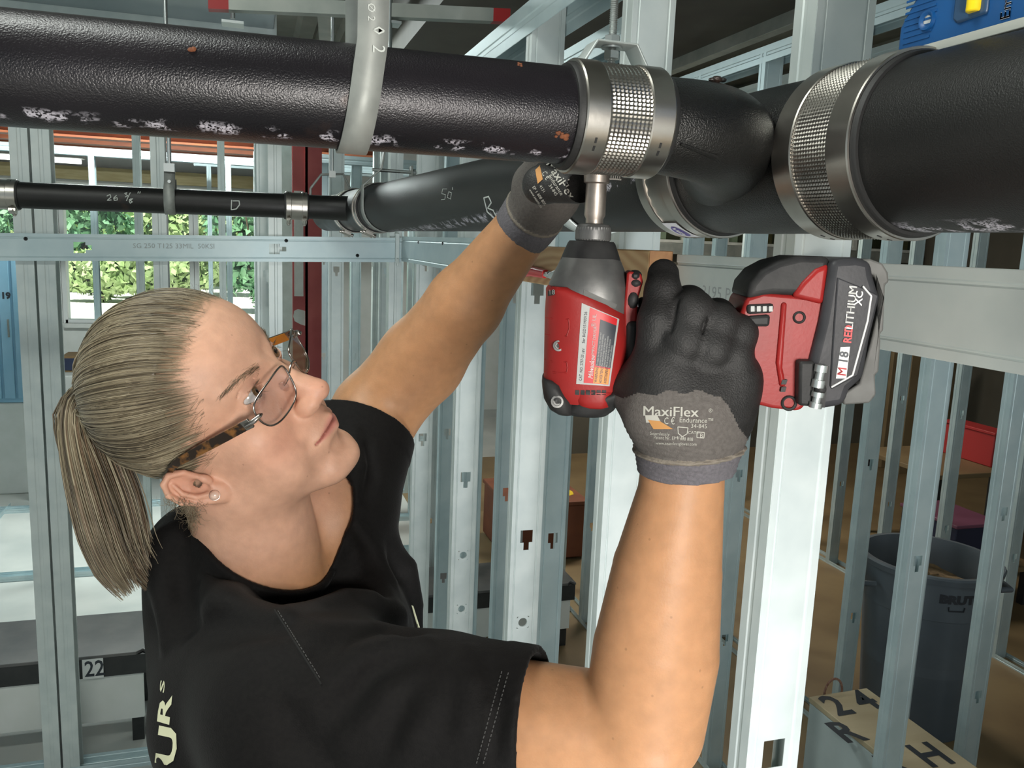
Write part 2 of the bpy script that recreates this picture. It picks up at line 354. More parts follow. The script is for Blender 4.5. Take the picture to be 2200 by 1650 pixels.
# ---- outside wall with the window band, Y = 9
WY = 9.0; wx = room('wall_back', (0, WY, 0)); zs = float(on(250, 695, 1, WY)[2]); zt = float(on(250, 446, 1, WY)[2])
b = B(); b.box2((-6, WY, 0), (7, WY + 0.2, zs)); b.box2((-6, WY, zt), (7, WY + 0.2, 3.35)); b.box2((0.75, WY, zs), (7, WY + 0.2, zt)); obj('wall_panel', b, G['white'], wx)
G['glass'] = clear('window_glass')
G['alu'] = mat('window_frame', (0.80, 0.82, 0.80), 0.5)
xs = [-5.2, -4.0, -2.8, -1.75, -0.55, 0.75]
for i in range(5):
    w = room('window_%d' % (i + 1), ((xs[i] + xs[i + 1]) / 2, WY, zs)); b = B(); a, c = xs[i] + .022, xs[i + 1] - .022
    for q in (a, c): b.box2((q - 0.02, WY + 0.02, zs), (q + 0.02, WY + 0.16, zt))
    for q in (zs, zt): b.box2((a, WY + 0.02, q - 0.03), (c, WY + 0.16, q + 0.03))
    obj('window_frame', b, G['alu'], w); b = B(); b.box2((a, WY + 0.09, zs), (c, WY + 0.096, zt)); obj('pane', b, G['glass'], w)
    b = B(); b.box2((a, WY - 0.06, zs - 0.04), (c, WY + 0.02, zs)); obj('window_sill', b, G['white'], w)
# ---- outdoors
G['paving'] = mat('pale_paving', (0.70, 0.68, 0.64), 0.8, 0, (0.78, 0.76, 0.72), 2)
G['lawn'] = mat('lawn', (0.25, 0.32, 0.12), 0.9, 0, (0.35, 0.40, 0.18), 3)
b = B(); b.box2((-45, WY + 0.2, -0.3), (30, 46, -0.1)); structure(obj('ground', b, G['paving']))
b = B(); n = 30
v = [(-45 + 75 * i / n, 33 + 3 * j, -0.1 + (j * 0.55 if j else 0) + 0.15 * math.sin(i * 1.3 + j)) for j in range(6) for i in range(n + 1)]
b.add(v, [(j * (n + 1) + i, j * (n + 1) + i + 1, (j + 1) * (n + 1) + i + 1, (j + 1) * (n + 1) + i) for j in range(5) for i in range(n)]); structure(obj('bank', b, G['lawn']))
G['leaf'] = [mat('leaves_%d' % i, c, 0.6, 0, c2, 2.0, sss=0) for i, (c, c2) in enumerate([((0.18, 0.36, 0.10), (0.40, 0.58, 0.22)), ((0.34, 0.48, 0.18), (0.55, 0.66, 0.34)), ((0.10, 0.26, 0.13), (0.24, 0.44, 0.24))])]
G['bark'] = mat('bark', (0.12, 0.08, 0.05), 0.9)
def bush(px, Y, w, h, mi, label, n=1400, tree=False):
    c = on(px, 560, 1, Y); c[2] = -0.1; t = thing('shrub' if not tree else 'tree', label, 'shrub' if not tree else 'tree', c)
    z0 = 0.15 if not tree else 1.0
    d = rng.normal(size=(n, 3)); d /= np.linalg.norm(d, axis=1, keepdims=True); r = rng.uniform(0.55, 1.0, n)[:, None] ** 0.5
    lump = 1 + 0.18 * np.sin(d[:, :1] * 7 + px) * np.cos(d[:, 2:] * 6)
    p = c + np.array([0, 0, z0 + h / 2]) + d * r * lump * np.array([w / 2, w * .22, h / 2])
    bb = B(); s = 0.085 + 0.03 * Y / 10
    u = rng.normal(size=(n, 3)); u /= np.linalg.norm(u, axis=1, keepdims=True); q = np.cross(u, d); q /= np.linalg.norm(q, axis=1, keepdims=True) + 1e-9
    V = np.stack([p - u * s, p + q * s * 0.5, p + u * s, p - q * s * 0.5], 1).reshape(-1, 3)
    bb.add(V, [(4 * i, 4 * i + 1, 4 * i + 2, 4 * i + 3) for i in range(n)]); f = obj('foliage', bb, G['leaf'][mi], t, smooth=None); f['kind'] = 'stuff'
    bb = B()
    for k in range(5):
        a = rng.uniform(0, 6.28); e = c + np.array([math.cos(a) * w * 0.25, math.sin(a) * w * 0.25, z0 + h * 0.55]); bb.tube([c, (c + e) / 2 + (0, 0, 0.1), e], [0.06, 0.04, 0.015], 6)
    obj('stem', bb, G['bark'], t); return t
bush(140, 29.0, 4.4, 3.4, 2, 'dark green shrub outside the window, behind the leftmost panes', 2600)
bush(215, 25.0, 2.6, 1.3, 1, 'low pale green shrub outside the window, in front of the dark one', 1200)
bush(290, 31.5, 5.6, 4.2, 0, 'broad leafy shrub outside the window above the woman\'s head', 3200)
bush(345, 26.5, 3.2, 1.5, 1, 'wide low pale shrub outside, beneath the broad leafy one', 1500)
bush(425, 28.0, 3.6, 3.2, 1, 'yellow green shrub outside, just right of the broad leafy one', 2400)
bush(560, 22.0, 2.6, 4.2, 2, 'tall dark shrub outside, seen beside the red column', 2600)
bush(-60, 36, 7, 7, 0, 'tree at the far left outside the window', 3200, True)
bush(250, 41, 9, 7.5, 2, 'large distant tree outside behind all the shrubs', 3600, True)
bush(520, 36, 6.5, 6.5, 0, 'distant light green tree outside, behind the yellow green shrub', 3200, True)
# ================================================================== pipes
def iron(name, axis='x', flecks=True, seed=0.0, shine=0.42, c1=(0.0062, 0.0064, 0.0062), c2=(0.0135, 0.0130, 0.0122)):
    m = mat(name, c1, shine, 0.25, c2, 22, 0, rvar=0.06, spec=0.5, stretch=(0.35, 1, 1) if axis == 'x' else (1, 0.35, 1), contrast=(0.3, 0.75))
    nt = m.node_tree; N = nt.nodes; L = nt.links; b = N['Principled BSDF']; tc = N.new('ShaderNodeTexCoord')
    n = N.new('ShaderNodeTexNoise'); n.inputs['Scale'].default_value = 1000; n.inputs['Detail'].default_value = 2; L.new(tc.outputs['Object'], n.inputs['Vector'])
    n1 = N.new('ShaderNodeTexNoise'); n1.inputs['Scale'].default_value = 70; L.new(tc.outputs['Object'], n1.inputs['Vector'])
    ad = N.new('ShaderNodeMath'); ad.operation = 'MULTIPLY_ADD'; ad.inputs[1].default_value = 0.12; L.new(n1.outputs[0], ad.inputs[0]); L.new(n.outputs[0], ad.inputs[2])
    bp = N.new('ShaderNodeBump'); bp.inputs['Strength'].default_value = 0.36; bp.inputs['Distance'].default_value = 0.0009; L.new(ad.outputs[0], bp.inputs['Height']); L.new(bp.outputs[0], b.inputs['Normal'])
    def rust(N, L):
        q = N.new('ShaderNodeTexNoise'); q.inputs['Scale'].default_value = 17; q.inputs['Detail'].default_value = 5; mp = N.new('ShaderNodeMapping'); mp.inputs['Location'].default_value = (seed, 3.1, 7)
        L.new(tc.outputs['Object'], mp.inputs[0]); L.new(mp.outputs[0], q.inputs['Vector'])
        r = N.new('ShaderNodeMapRange'); r.inputs[1].default_value = 0.66; r.inputs[2].default_value = 0.74; r.inputs[4].default_value = 0.6; L.new(q.outputs[0], r.inputs[0]); return r.outputs[0]
    mixin(m, (0.055, 0.030, 0.022), rust)
    if flecks:                       # overspray that runs in ragged clumps along the underside of the near face
        def band(N, L):
            s = N.new('ShaderNodeSeparateXYZ'); L.new(tc.outputs['Object'], s.inputs[0])
            at = N.new('ShaderNodeMath'); at.operation = 'ARCTAN2'; L.new(s.outputs['Z'], at.inputs[0]); L.new(s.outputs['Y' if axis == 'x' else 'X'], at.inputs[1])
            dd = N.new('ShaderNodeMath'); dd.operation = 'ADD'; dd.inputs[1].default_value = 2.16; L.new(at.outputs[0], dd.inputs[0])
            ab = N.new('ShaderNodeMath'); ab.operation = 'ABSOLUTE'; L.new(dd.outputs[0], ab.inputs[0])
            w = N.new('ShaderNodeMapRange'); w.inputs[1].default_value = 0.20; w.inputs[2].default_value = 0.05; L.new(ab.outputs[0], w.inputs[0])
            mp = N.new('ShaderNodeMapping'); mp.inputs['Scale'].default_value = (1, 1.2, 1.2) if axis == 'x' else (1.2, 1, 1.2); mp.inputs['Location'].default_value = (seed, seed, 0); L.new(tc.outputs['Object'], mp.inputs[0])
            a = N.new('ShaderNodeTexNoise'); a.inputs['Scale'].default_value = 62; a.inputs['Detail'].default_value = 2; L.new(mp.outputs[0], a.inputs['Vector'])
            c = N.new('ShaderNodeTexNoise'); c.inputs['Scale'].default_value = 600; c.inputs['Detail'].default_value = 3; L.new(mp.outputs[0], c.inputs['Vector'])
            t1 = N.new('ShaderNodeMapRange'); t1.inputs[1].default_value = 0.49; t1.inputs[2].default_value = 0.56; L.new(a.outputs[0], t1.inputs[0])
            t2 = N.new('ShaderNodeMapRange'); t2.inputs[1].default_value = 0.44; t2.inputs[2].default_value = 0.52; L.new(c.outputs[0], t2.inputs[0])
            x = N.new('ShaderNodeMath'); x.operation = 'MULTIPLY'; L.new(t1.outputs[0], x.inputs[0]); L.new(t2.outputs[0], x.inputs[1])
            y = N.new('ShaderNodeMath'); y.operation = 'MULTIPLY'; L.new(x.outputs[0], y.inputs[0]); L.new(w.outputs[0], y.inputs[1])
            z = N.new('ShaderNodeMath'); z.operation = 'MULTIPLY'; z.inputs[1].default_value = 0.95; L.new(y.outputs[0], z.inputs[0]); return z.outputs[0]
        mixin(m, (0.60, 0.57, 0.64), band)
    return m
G['iron1'] = iron('cast_iron_branch', 'x', True, 0.37, 0.31, (0.0075, 0.0070, 0.0088), (0.017, 0.0145, 0.018)); G['iron2'] = iron('cast_iron_main', 'y', True, 2.0, 0.50); G['iron3'] = iron('cast_iron_far', 'x', False, 1.3, 0.42); G['iron4'] = iron('cast_iron_fitting', 'x', False, 5.2, 0.36); G['iron4'].node_tree.nodes['Bump'].inputs['Distance'].default_value = 0.0022
G['chalk'] = mat('chalk', (0.50, 0.53, 0.50), 0.9); G['rust'] = mat('orange_rust', (0.19, 0.06, 0.02), 0.8, 0, (0.13, 0.04, 0.015), 200)
Z1 = 1.933; Y1 = 0.525; R1 = 0.0300
def pipe(name, a, b_, r, m, label, parent=None, k=64, wall=0.006):
    a = np.asarray(a, float); b_ = np.asarray(b_, float); L = np.linalg.norm(b_ - a); c = (a + b_) / 2
    t = thing(name, label, 'pipe', c)
    bb = B(); h = L / 2; bb.lathe([(-h, r - wall), (-h, r - 0.001), (-h + 0.001, r)] + [(-h + L * i / 24, r) for i in range(1, 24)] + [(h - 0.001, r), (h, r - 0.001), (h, r - wall), (-h, r - wall)], c, b_ - a, k)
    obj('pipe_body', bb, m, t); return t
def strokes(b, lines, f, w=0.0009, k=5):       # chalk lines: 2-D strokes laid on a surface by f(u, v)
    for ln in lines:
        pts = []; 
        for i in range(len(ln) - 1):
            for s in np.linspace(0, 1, 6, endpoint=False): pts.append(f(*(np.array(ln[i]) * (1 - s) + np.array(ln[i + 1]) * s)))
        pts.append(f(*ln[-1])); b.tube(pts, w, k)
    return b
# branch pipe along X
tp = pipe('branch_pipe', (-0.75, Y1, Z1 - 0.003), (0.250, Y1, Z1 + 0.0005), R1, G['iron1'], 'black cast iron branch pipe running across the top left of the picture, speckled white below')
b = B()
for px, py, s in ((422, 127, 0.0014), (1182, 303, 0.0018), (1098, 150, 0.0009), (1170, 298, 0.0012)):
    for j in range(5):
        o = on(px + rng.normal() * 4, py + rng.normal() * 3, 1, Y1); dz = np.clip(o[2] - Z1, -.029, .029)
        c = np.array([o[0], Y1 - math.sqrt(R1 * R1 - dz * dz) , Z1 + dz]); b.ball(c, (s, 0.0009, s * 0.8), 8, frame(np.array([0, c[1] - Y1, c[2] - Z1])) @ np.array([[1, 0, 0], [0, 0, 1], [0, 1, 0]]).astype(float))
o = obj('rust_spot', b, G['rust'], tp); o['kind'] = 'stuff'
def coupling(name, c, ax, r, L, label, band_w=None, waffle=True, k=168, cols=11, nscrew=2, slots=False, screw_at=-1.2, mid=None):
    """No-hub coupling: rubber sleeve, sheet shield with a pressed pattern, two clamp bands each with a worm screw."""
    c = np.asarray(c, float); ax = nz(ax); t = thing(name, label, 'pipe coupling', c)
    h = L / 2; bb = B(); bb.lathe([(-h - .004, r - .002), (-h - .004, r + .0012), (-h - .002, r + .0024), (h + .002, r + .0024), (h + .004, r + .0012), (h + .004, r - .002)], c, ax, 64); obj('gasket', bb, G['rubber'], t)
    bw = band_w or L * 0.27; fr = frame(ax, (0, 0, 1) if abs(ax[2]) < .9 else None)
    bb = B(); n = k if waffle else 72; R = []; th = np.linspace(0, 2 * PI, n, endpoint=False)
    ts = np.linspace(-h + bw * 0.9, h - bw * 0.9, 2 * cols + 1)
    R.append(c + fr[:, 2] * (-h) + (r + .0026) * (np.cos(th)[:, None] * fr[:, 0] + np.sin(th)[:, None] * fr[:, 1]))
    for i, tt in enumerate(ts):
        d = np.zeros(n)
        if waffle and 0 < i < len(ts) - 1: d = np.where((np.arange(n) + 0) % 2 == 1, 0.0009, -0.0002) * (1 if i % 2 == 1 else -0.1)
        if not waffle and slots: d = np.where(np.arange(n) % 2 == 1, 0.0010, 0) * (1 if 0 < i < len(ts) - 1 else 0)
        R.append(c + fr[:, 2] * tt + ((r + .0030 + d)[:, None]) * (np.cos(th)[:, None] * fr[:, 0] + np.sin(th)[:, None] * fr[:, 1]))
    R.append(c + fr[:, 2] * h + (r + .0026) * (np.cos(th)[:, None] * fr[:, 0] + np.sin(th)[:, None] * fr[:, 1]))
    bb.rings(R, False); obj('shield', bb, G['stainless'], t, smooth=8 if waffle else 30)
    for s in (-1, 1):
        bb = B(); q = s * (h - bw / 2); e = r + .0034
        bb.lathe([(q - bw / 2, e - .0008), (q - bw / 2, e + .0006), (q - bw / 2 + .001, e + .0012), (q + bw / 2 - .001, e + .0012), (q + bw / 2, e + .0006), (q + bw / 2, e - .0008)], c, ax, 96)
        bd = obj('clamp_band', bb, G['stainless'], t, smooth=20)
        # worm screw housing under the pipe and two rivets
        d = math.cos(screw_at) * fr[:, 1] * 1.0 + math.sin(screw_at) * fr[:, 0]; tg = np.cross(fr[:, 2], d); p = c + fr[:, 2] * q + d * (e + .005)
        bb = B(); bb.box(p, (bw * 0.8, .020, .008), np.stack([fr[:, 2], tg, d], 1)); bb.lathe([(-.016, .0038), (.012, .0038)], p + d * .002, tg, 12, True); bb.lathe([(.012, .0055), (.018, .0055), (.018, .003), (.014, .0025)], p + d * .002, tg, 6, True)
        obj('worm_screw', bb, G['stainless'], bd, bevel=.0005)
        bb = B()
        for a in (screw_at + PI - 0.9, screw_at + PI - 0.75):
            d2 = math.cos(a) * fr[:, 1] + math.sin(a) * fr[:, 0]; bb.box(c + fr[:, 2] * q + d2 * (e + .0012), (.0014, .0035, .0006), np.stack([fr[:, 2], np.cross(fr[:, 2], d2), d2], 1))
        obj('slot_mark', bb, G['rubber'], bd)
    return t
cp1 = coupling('pipe_coupling', (0.2245, Y1, Z1), (1, 0, 0), R1 + .001, 0.060, 'stainless waffle-pattern coupling on the branch pipe, right above the driver bit', screw_at=-2.9)
# bands' free ends hanging under the coupling
b = B()
for px in (1208, 1320):
    o = P(px, 372, 0.60)
    for i in range(6): b.box(o + np.array([(i - 2.5) * .0017, 0, 0]), (.0008, .0006, .008))
    b.box(o + (0, 0, -.0042), (.011, .0006, .001)); b.box(o + (0, 0, .0042), (.011, .0006, .001))
o = obj('band_tail', b, G['stainless'], cp1); o['kind'] = 'stuff'
# strap hanger round the branch pipe
t = thing('strap_hanger', 'wide zinc strap hanger with pencilled figures looped round the branch pipe', 'pipe hanger', (0.062, Y1, Z1))
b = B(); w = 0.0172; n = 28; path = [(Y1 - .0318, 2.42)] + [(Y1 - .0318, z) for z in (2.2, 2.1, 2.02, 1.96)] + [(Y1 - .0318 * math.cos(a), Z1 - .0318 * math.sin(a)) for a in np.linspace(0, PI, n)] + [(Y1 + .034, 1.97), (Y1 + .036, 2.0), (Y1 + .037, 2.42)]
V = []; sl = 0.0
for y, z in path:
    sk = -0.004 * np.clip((Z1 - z) / .03, -1, 1) 
    V += [(0.0535 + sk, y, z), (0.0535 + w + sk, y, z)]
b.add(V, [(2 * i, 2 * i + 1, 2 * i + 3, 2 * i + 2) for i in range(len(path) - 1)])
o = obj('strap', b, G['zinc'], t, smooth=60, solid=.0018)
b = B(); put_text(b, '2', (0.0655, Y1 - .0336, 1.957), (0, 0, -1), (1, 0, 0), .010, sx=.9); put_text(b, 'MI <> \u00d8 2', (0.0625, Y1 - .0336, 1.995), (0, 0, -1), (1, 0, 0), .006); put_text(b, '\u25ca', (0.0655, Y1 - .0336, 1.967), (0, 0, -1), (1, 0, 0), .009)
obj('pencil_mark', b, G['chalk'], t)
# main pipe along Y
def ax2(Y): return np.array([.309 + (2.007 - Y) * .0712, Y, 1.9250 + .0018 * (Y - .4)])
D2 = nz(ax2(0.4) - ax2(2.0)); R2 = 0.0562
pipe('main_pipe', ax2(-0.3), ax2(0.505), R2, G['iron2'], 'thick black main drain pipe at upper right, with the blue level on top')
tB = pipe('main_pipe', ax2(0.705), ax2(2.13), R2, G['iron2'], 'thick black main drain pipe receding behind the forearm, chalked 50 and B')
def on2(px, py):        # pixel -> point on the near side of the main pipe
    d = nz(CAMX @ np.array([(px - CX) / F, (py - CY) / F, 1.0])); lo = 0.3; a0 = ax2(1.0)
    for t in np.arange(0.3, 3.5, 0.002):
        p = EYE + d * t; q = p - a0; q = q - D2 * (q @ D2)
        if np.linalg.norm(q) < R2 + .0004: return p
    return p
b = B()
Bm = [[(1040, 425), (1047, 455), (1064, 470)], [(1040, 425), (1050, 422), (1056, 435), (1048, 447), (1060, 452), (1067, 466), (1058, 474)]]
d5 = [[(960, 406), (951, 406), (949, 416), (957, 418), (956, 428), (948, 429)], [(964, 412), (970, 414), (968, 428), (961, 424), (964, 412)], [(972, 402), (972, 408)]]
strokes(b, Bm, on2, .0011); obj('chalk_mark', b, G['chalk'], tB); b = B(); strokes(b, d5, on2, .0004); obj('chalk_mark', b, G['chalk'], tB)
coupling('pipe_coupling', ax2(0.500), D2, R2 + .001, 0.074, 'largest stainless waffle-pattern coupling, on the main pipe right of the elbow', k=280, cols=14, screw_at=2.6)
cp2 = coupling('pipe_coupling', ax2(0.704), D2, R2 + .001, 0.056, 'stainless slotted coupling with a white and blue sticker, on the main pipe below the elbow', waffle=False, slots=True, screw_at=2.4, cols=3)
# sticker on that coupling
b = B(); dn = lambda a: np.array([-math.cos(a), 0, -math.sin(a)])
V = []; aa = np.linspace(0.93, 1.42, 10)
for a in aa: V += [ax2(.704) + D2 * -.012 + dn(a) * (R2 + .0058), ax2(.704) + D2 * .012 + dn(a) * (R2 + .0058)]
b.add(V, [(2 * i, 2 * i + 1, 2 * i + 3, 2 * i + 2) for i in range(9)]); G['sticker'] = mat('white_sticker', (0.72, 0.72, 0.75), 0.4); G['violet'] = mat('violet_print', (0.10, 0.07, 0.30), 0.5)
st = obj('sticker', b, G['sticker'], cp2)
b = B(); V = []; c0 = 1.17; pr = lambda u, v, h=.0062: ax2(.704) + D2 * u + dn(c0 + v) * (R2 + h)
ell = [(0.0085 * math.cos(t), 0.16 * math.sin(t)) for t in np.linspace(0, 2 * PI, 24, endpoint=False)]
b.add([pr(0, 0)] + [pr(u, v) for u, v in ell], [(0, 1 + i, 1 + (i + 1) % 24) for i in range(24)]); obj('printed_oval', b, G['violet'], st)
v, f = text_mesh('NSF', .0085, shear=.2, bold=.0003); b = B(); v[:, 0] -= v[:, 0].mean(); v[:, 1] -= v[:, 1].mean(); b.add([pr(-p[1] , p[0] / (R2 + .006) , .0066) for p in v], f); obj('lettering', b, G['sticker'], st)
# the wye: body, branch elbow, weld-like lip
t = thing('wye_fitting', 'black cast iron wye whose elbow turns the branch pipe into the main pipe', 'pipe fitting', ax2(0.60))
b = B(); e0 = ax2(.705); 
b.lathe([(0, R2 - .006), (0, R2 + .0004), (.03, R2 + .001), (.10, R2 + .0015), (.17, R2 + .001), (.20, R2), (.20, R2 - .006)], e0, D2, 64); wy = obj('fitting_body', b, G['iron4'], t)
cv = np.array([(.246, .525), (.262, .525), (.280, .526), (.298, .5305), (.314, .540), (.327, .553), (.340, .570), (.355, .592), (.372, .616), (.385, .635)])
tt = np.linspace(0, len(cv) - 1, 40); pts = np.stack([np.interp(tt, range(len(cv)), cv[:, 0]), np.interp(tt, range(len(cv)), cv[:, 1]), np.linspace(Z1, 1.928, 40)], 1)
for _ in range(6): pts[1:-1] = (pts[:-2] + 2 * pts[1:-1] + pts[2:]) / 4
b = B(); b.tube(pts, np.interp(np.arange(40), [0, 6, 14, 24, 32, 39], [R1, .0315, .0335, .0350, .038, .046]), 56, up=(0, 0, 1)); obj('branch_elbow', b, G['iron4'], t)
b = B(); 
for q, s in (((.300, .524, 1.9655), .004), ((.308, .530, 1.9668), .0028), ((.294, .520, 1.9640), .0025)): b.ball(q, (s, s * .8, s * .6), 10)
b.tube([(.262, .497, 1.918), (.29, .502, 1.9125), (.318, .522, 1.905)], [.001, .0022, .001], 8); obj('casting_seam', b, G['iron4'], t)['kind'] = 'stuff'
# clevis hanger with threaded rod holding the main pipe
G['rod'] = mat('zinc_rod', (0.55, 0.58, 0.57), 0.35, 0.9)
def rod(b, a, z1, r=.0048, pitch=.0022, z0=None):
    n = int((z1 - a[2]) / pitch * 2); b.rings([np.array([(a[0] + (r if i % 2 else r * .82) * math.cos(u), a[1] + (r if i % 2 else r * .82) * math.sin(u), a[2] + i * pitch / 2) for u in np.linspace(0, 2 * PI, 12, endpoint=False)]) for i in range(n)])
yh = 0.93; xh = float(on(1315, 100, 1, yh)[0]); zt_ = float(on(1315, 97, 1, yh)[2]); zb_ = zt_ - .033
t = thing('clevis_hanger', 'bent steel clevis hanger on a threaded rod, above the waffle coupling', 'pipe hanger', (xh, yh, zt_))
b = B(); W = .034; prof = [(-.042, zb_ - .07), (-.042, zb_ + .004), (-.024, zt_), (.024, zt_), (.042, zb_ + .004), (.042, zb_ - .07)]
rr = []
for x, z in prof: rr += [(xh + x, yh - W / 2, z), (xh + x, yh + W / 2, z)]
b.add(rr, [(2 * i, 2 * i + 1, 2 * i + 3, 2 * i + 2) for i in range(5)]); obj('yoke', b, G['galv'], t, solid=.0028, bevel=.001)
b = B(); Rh = R2 + .0022; aa = np.linspace(-0.2, PI + .2, 30); rr = []
for a in aa: q = ax2(yh) + np.array([-math.cos(a), 0, -math.sin(a)]) * Rh; rr += [q + (0, -W / 2, 0), q + (0, W / 2, 0)]
b.add(rr, [(2 * i, 2 * i + 1, 2 * i + 3, 2 * i + 2) for i in range(29)]); obj('cradle', b, G['galv'], t, solid=.0025)
b = B(); rod(b, (xh, yh, zt_ - .045), 2.9); obj('threaded_rod', b, G['rod'], t)
for dz in (.005, -.010):
    b = B(); b.lathe([(-.0045, .004), (-.0045, .0085), (-.004, .0092), (.004, .0092), (.0045, .0085), (.0045, .004)], (xh, yh, zt_ + dz + (.0006 if dz > 0 else -.001)), (0, 0, 1), 6); b.lathe([(-.001, .005), (-.001, .012), (.001, .012), (.001, .005)], (xh, yh, zt_ + (.0012 if dz > 0 else -.0032)), (0, 0, 1), 24); obj('nut', b, G['rod'], t, smooth=25)
# small drain across the room, Y = 2.3
Z3 = lambda x: 1.9255 + .010 * (x + .2); YP = 2.3; R3 = .031
tC = pipe('small_drain', (-1.2, YP, Z3(-1.2)), (0.115, YP, Z3(.115)), R3, G['iron3'], 'thin black drain pipe across the room below the branch pipe, chalked D', k=40)
b = B(); fs = lambda px, py: (lambda o: np.array([o[0], YP - math.sqrt(max(1e-9, (R3 + .0006) ** 2 - min(abs(o[2] - Z3(o[0])), R3 * .99) ** 2)), o[2]]))(on(px, py, 1, YP - .02))
L = [[(498, 430), (497, 451), (508, 449), (515, 440), (514, 432), (500, 432)], [(231, 422), (238, 418), (240, 424), (232, 431), (241, 430)], [(252, 420), (246, 426), (247, 431), (254, 430), (253, 425), (247, 427)], [(268, 416), (274, 414), (271, 418), (276, 421), (270, 424)], [(281, 414), (273, 432)], [(284, 427), (279, 430), (286, 434), (281, 437), (279, 433), (287, 427)], [(298, 412), (297, 416)], [(302, 412), (301, 416)]]
strokes(b, L[:1], fs, .0014); obj('chalk_mark', b, G['chalk'], tC); b = B(); strokes(b, L[1:], fs, .0011); obj('chalk_mark', b, G['chalk'], tC)['kind'] = 'stuff'
coupling('pipe_coupling', (-0.565, YP, Z3(-.565)), (1, 0, 0), R3 + .001, 0.07, 'stainless coupling on the thin far drain, at the left edge of the picture', waffle=False, band_w=.02, k=48)
coupling('pipe_coupling', (0.113, YP, Z3(.113)), (1, 0, 0), R3 + .001, 0.054, 'stainless coupling on the thin far drain, right of the chalked D', waffle=False, slots=False, band_w=.014, k=48)
t = thing('far_wye', 'black cast iron tee joining the thin far drain to the main pipe', 'pipe fitting', ax2(2.28)); b = B()
b.lathe([(0, R2 - .005), (0, R2), (.3, R2), (.3, R2 - .005)], ax2(2.13), -D2, 40); obj('fitting_body', b, G['iron3'], t)
b = B(); b.tube([(.115, YP, Z3(.115)), (.18, YP, 1.929), (.24, YP - .01, 1.929), (.30, YP - .04, 1.928)], [R3, R3, R3 * 1.05, R3 * 1.2], 32); obj('branch_elbow', b, G['iron3'], t)
pipe('main_pipe', ax2(2.43), ax2(2.885), R2, G['iron3'], 'short end of the main pipe beyond the far tee, just above the header', k=40)
coupling('pipe_coupling', ax2(2.13), D2, R2 + .001, 0.05, 'narrow steel coupling rim on the main pipe, nearest before the far tee', waffle=False, band_w=.012, k=48)
coupling('pipe_coupling', ax2(2.43), D2, R2 + .001, 0.05, 'narrow steel coupling rim on the main pipe, just past the far tee', waffle=False, band_w=.012, k=48)
def jhook(name, c, d, r, w, ztop, label, lean=0.0):   # J-hanger: strap round the pipe, side bolt, rod
    c = np.asarray(c, float); d = nz(d); s = nz(np.cross(d, (0, 0, 1))); t = thing(name, label, 'pipe hanger', c); b = B(); rr = []
    pth = [c - s * r + np.array([0, 0, r * 1.7]), c - s * r + np.array([0, 0, r * .6])] + [c - s * r * math.cos(a) + np.array([0, 0, -r * math.sin(a)]) for a in np.linspace(0, PI, 20)] + [c + s * r + np.array([0, 0, r * .8]), c + s * r * .25 + np.array([0, 0, r * 1.5]), c + s * r * .1 + np.array([0, 0, r * 2.4])]
    for p in pth: rr += [p - d * w / 2, p + d * w / 2]
    b.add(rr, [(2 * i, 2 * i + 1, 2 * i + 3, 2 * i + 2) for i in range(len(pth) - 1)]); obj('strap', b, G['zinc'], t, smooth=50, solid=.002)
    b = B(); b.tube([c - s * r * 1.15 + np.array([0, 0, r * 1.45]), c + s * r * .6 + np.array([0, 0, r * 1.45])], .004, 10); b.ball(c - s * r * 1.1 + np.array([0, 0, r * 1.45]), .008, 10); obj('bolt', b, G['rod'], t)
    b = B(); b.box(c + np.array([0, 0, r * 2.5]), (.025, .025, .02)); b.tube([c + np.array([0, 0, r * 2.2]), c + np.array([lean, 0, ztop])], .005, 10); obj('threaded_rod', b, G['rod'], t); return t
jhook('j_hanger', (float(on(366, 430, 1, YP)[0]), YP, Z3(-.19)), (1, 0, 0), R3 + .0015, .026, 0.6, 'zinc hanger with rod on the thin far drain, left of the chalked D')
jhook('j_hanger', ax2(2.03), D2, R2 + .002, .03, 0.6, 'zinc strap hanger on the main pipe where it reaches the far tee')
c = ax2(2.75); t = thing('yoke_hanger', 'small wire yoke hanger on a rod above the far end of the main pipe', 'pipe hanger', c); b = B()
pts = [on(667, 405, 1, 2.75), on(690, 375, 1, 2.75), on(737, 374, 1, 2.75), on(752, 405, 1, 2.75)]; b.tube(pts, .004, 8); b.tube([pts[0], pts[0] - (0, 0, .05)], .004, 8); b.tube([pts[3], pts[3] - (0, 0, .05)], .004, 8); obj('yoke', b, G['zinc'], t)
b = B(); q = (pts[1] + pts[2]) / 2; b.tube([q, q + (0, 0, .68)], .005, 8); b.box(q, (.02, .02, .02)); obj('threaded_rod', b, G['rod'], t)
# pipe and strap beyond the right-hand wall
pipe('cross_pipe', (0.62, 1.5, 2.095), (2.2, 1.5, 2.095), .03, G['iron3'], 'dark pipe beyond the studs, between the elbow and the blue level', k=32)
t = thing('strap_hanger', 'small strap ring on the dark pipe beyond the studs', 'pipe hanger', (0.98, 1.5, 2.095)); b = B(); x0 = float(on(1640, 170, 1, 1.5)[0]); rr = []
for a in np.linspace(-.3, PI + .3, 20): q = np.array([x0, 1.5 - .033 * math.cos(a) , 2.110 + .036 * math.sin(a)]); rr += [q, q + (.028, 0, 0)]
b.add(rr, [(2 * i, 2 * i + 1, 2 * i + 3, 2 * i + 2) for i in range(19)]); obj('strap', b, G['zinc'], t, solid=.002)
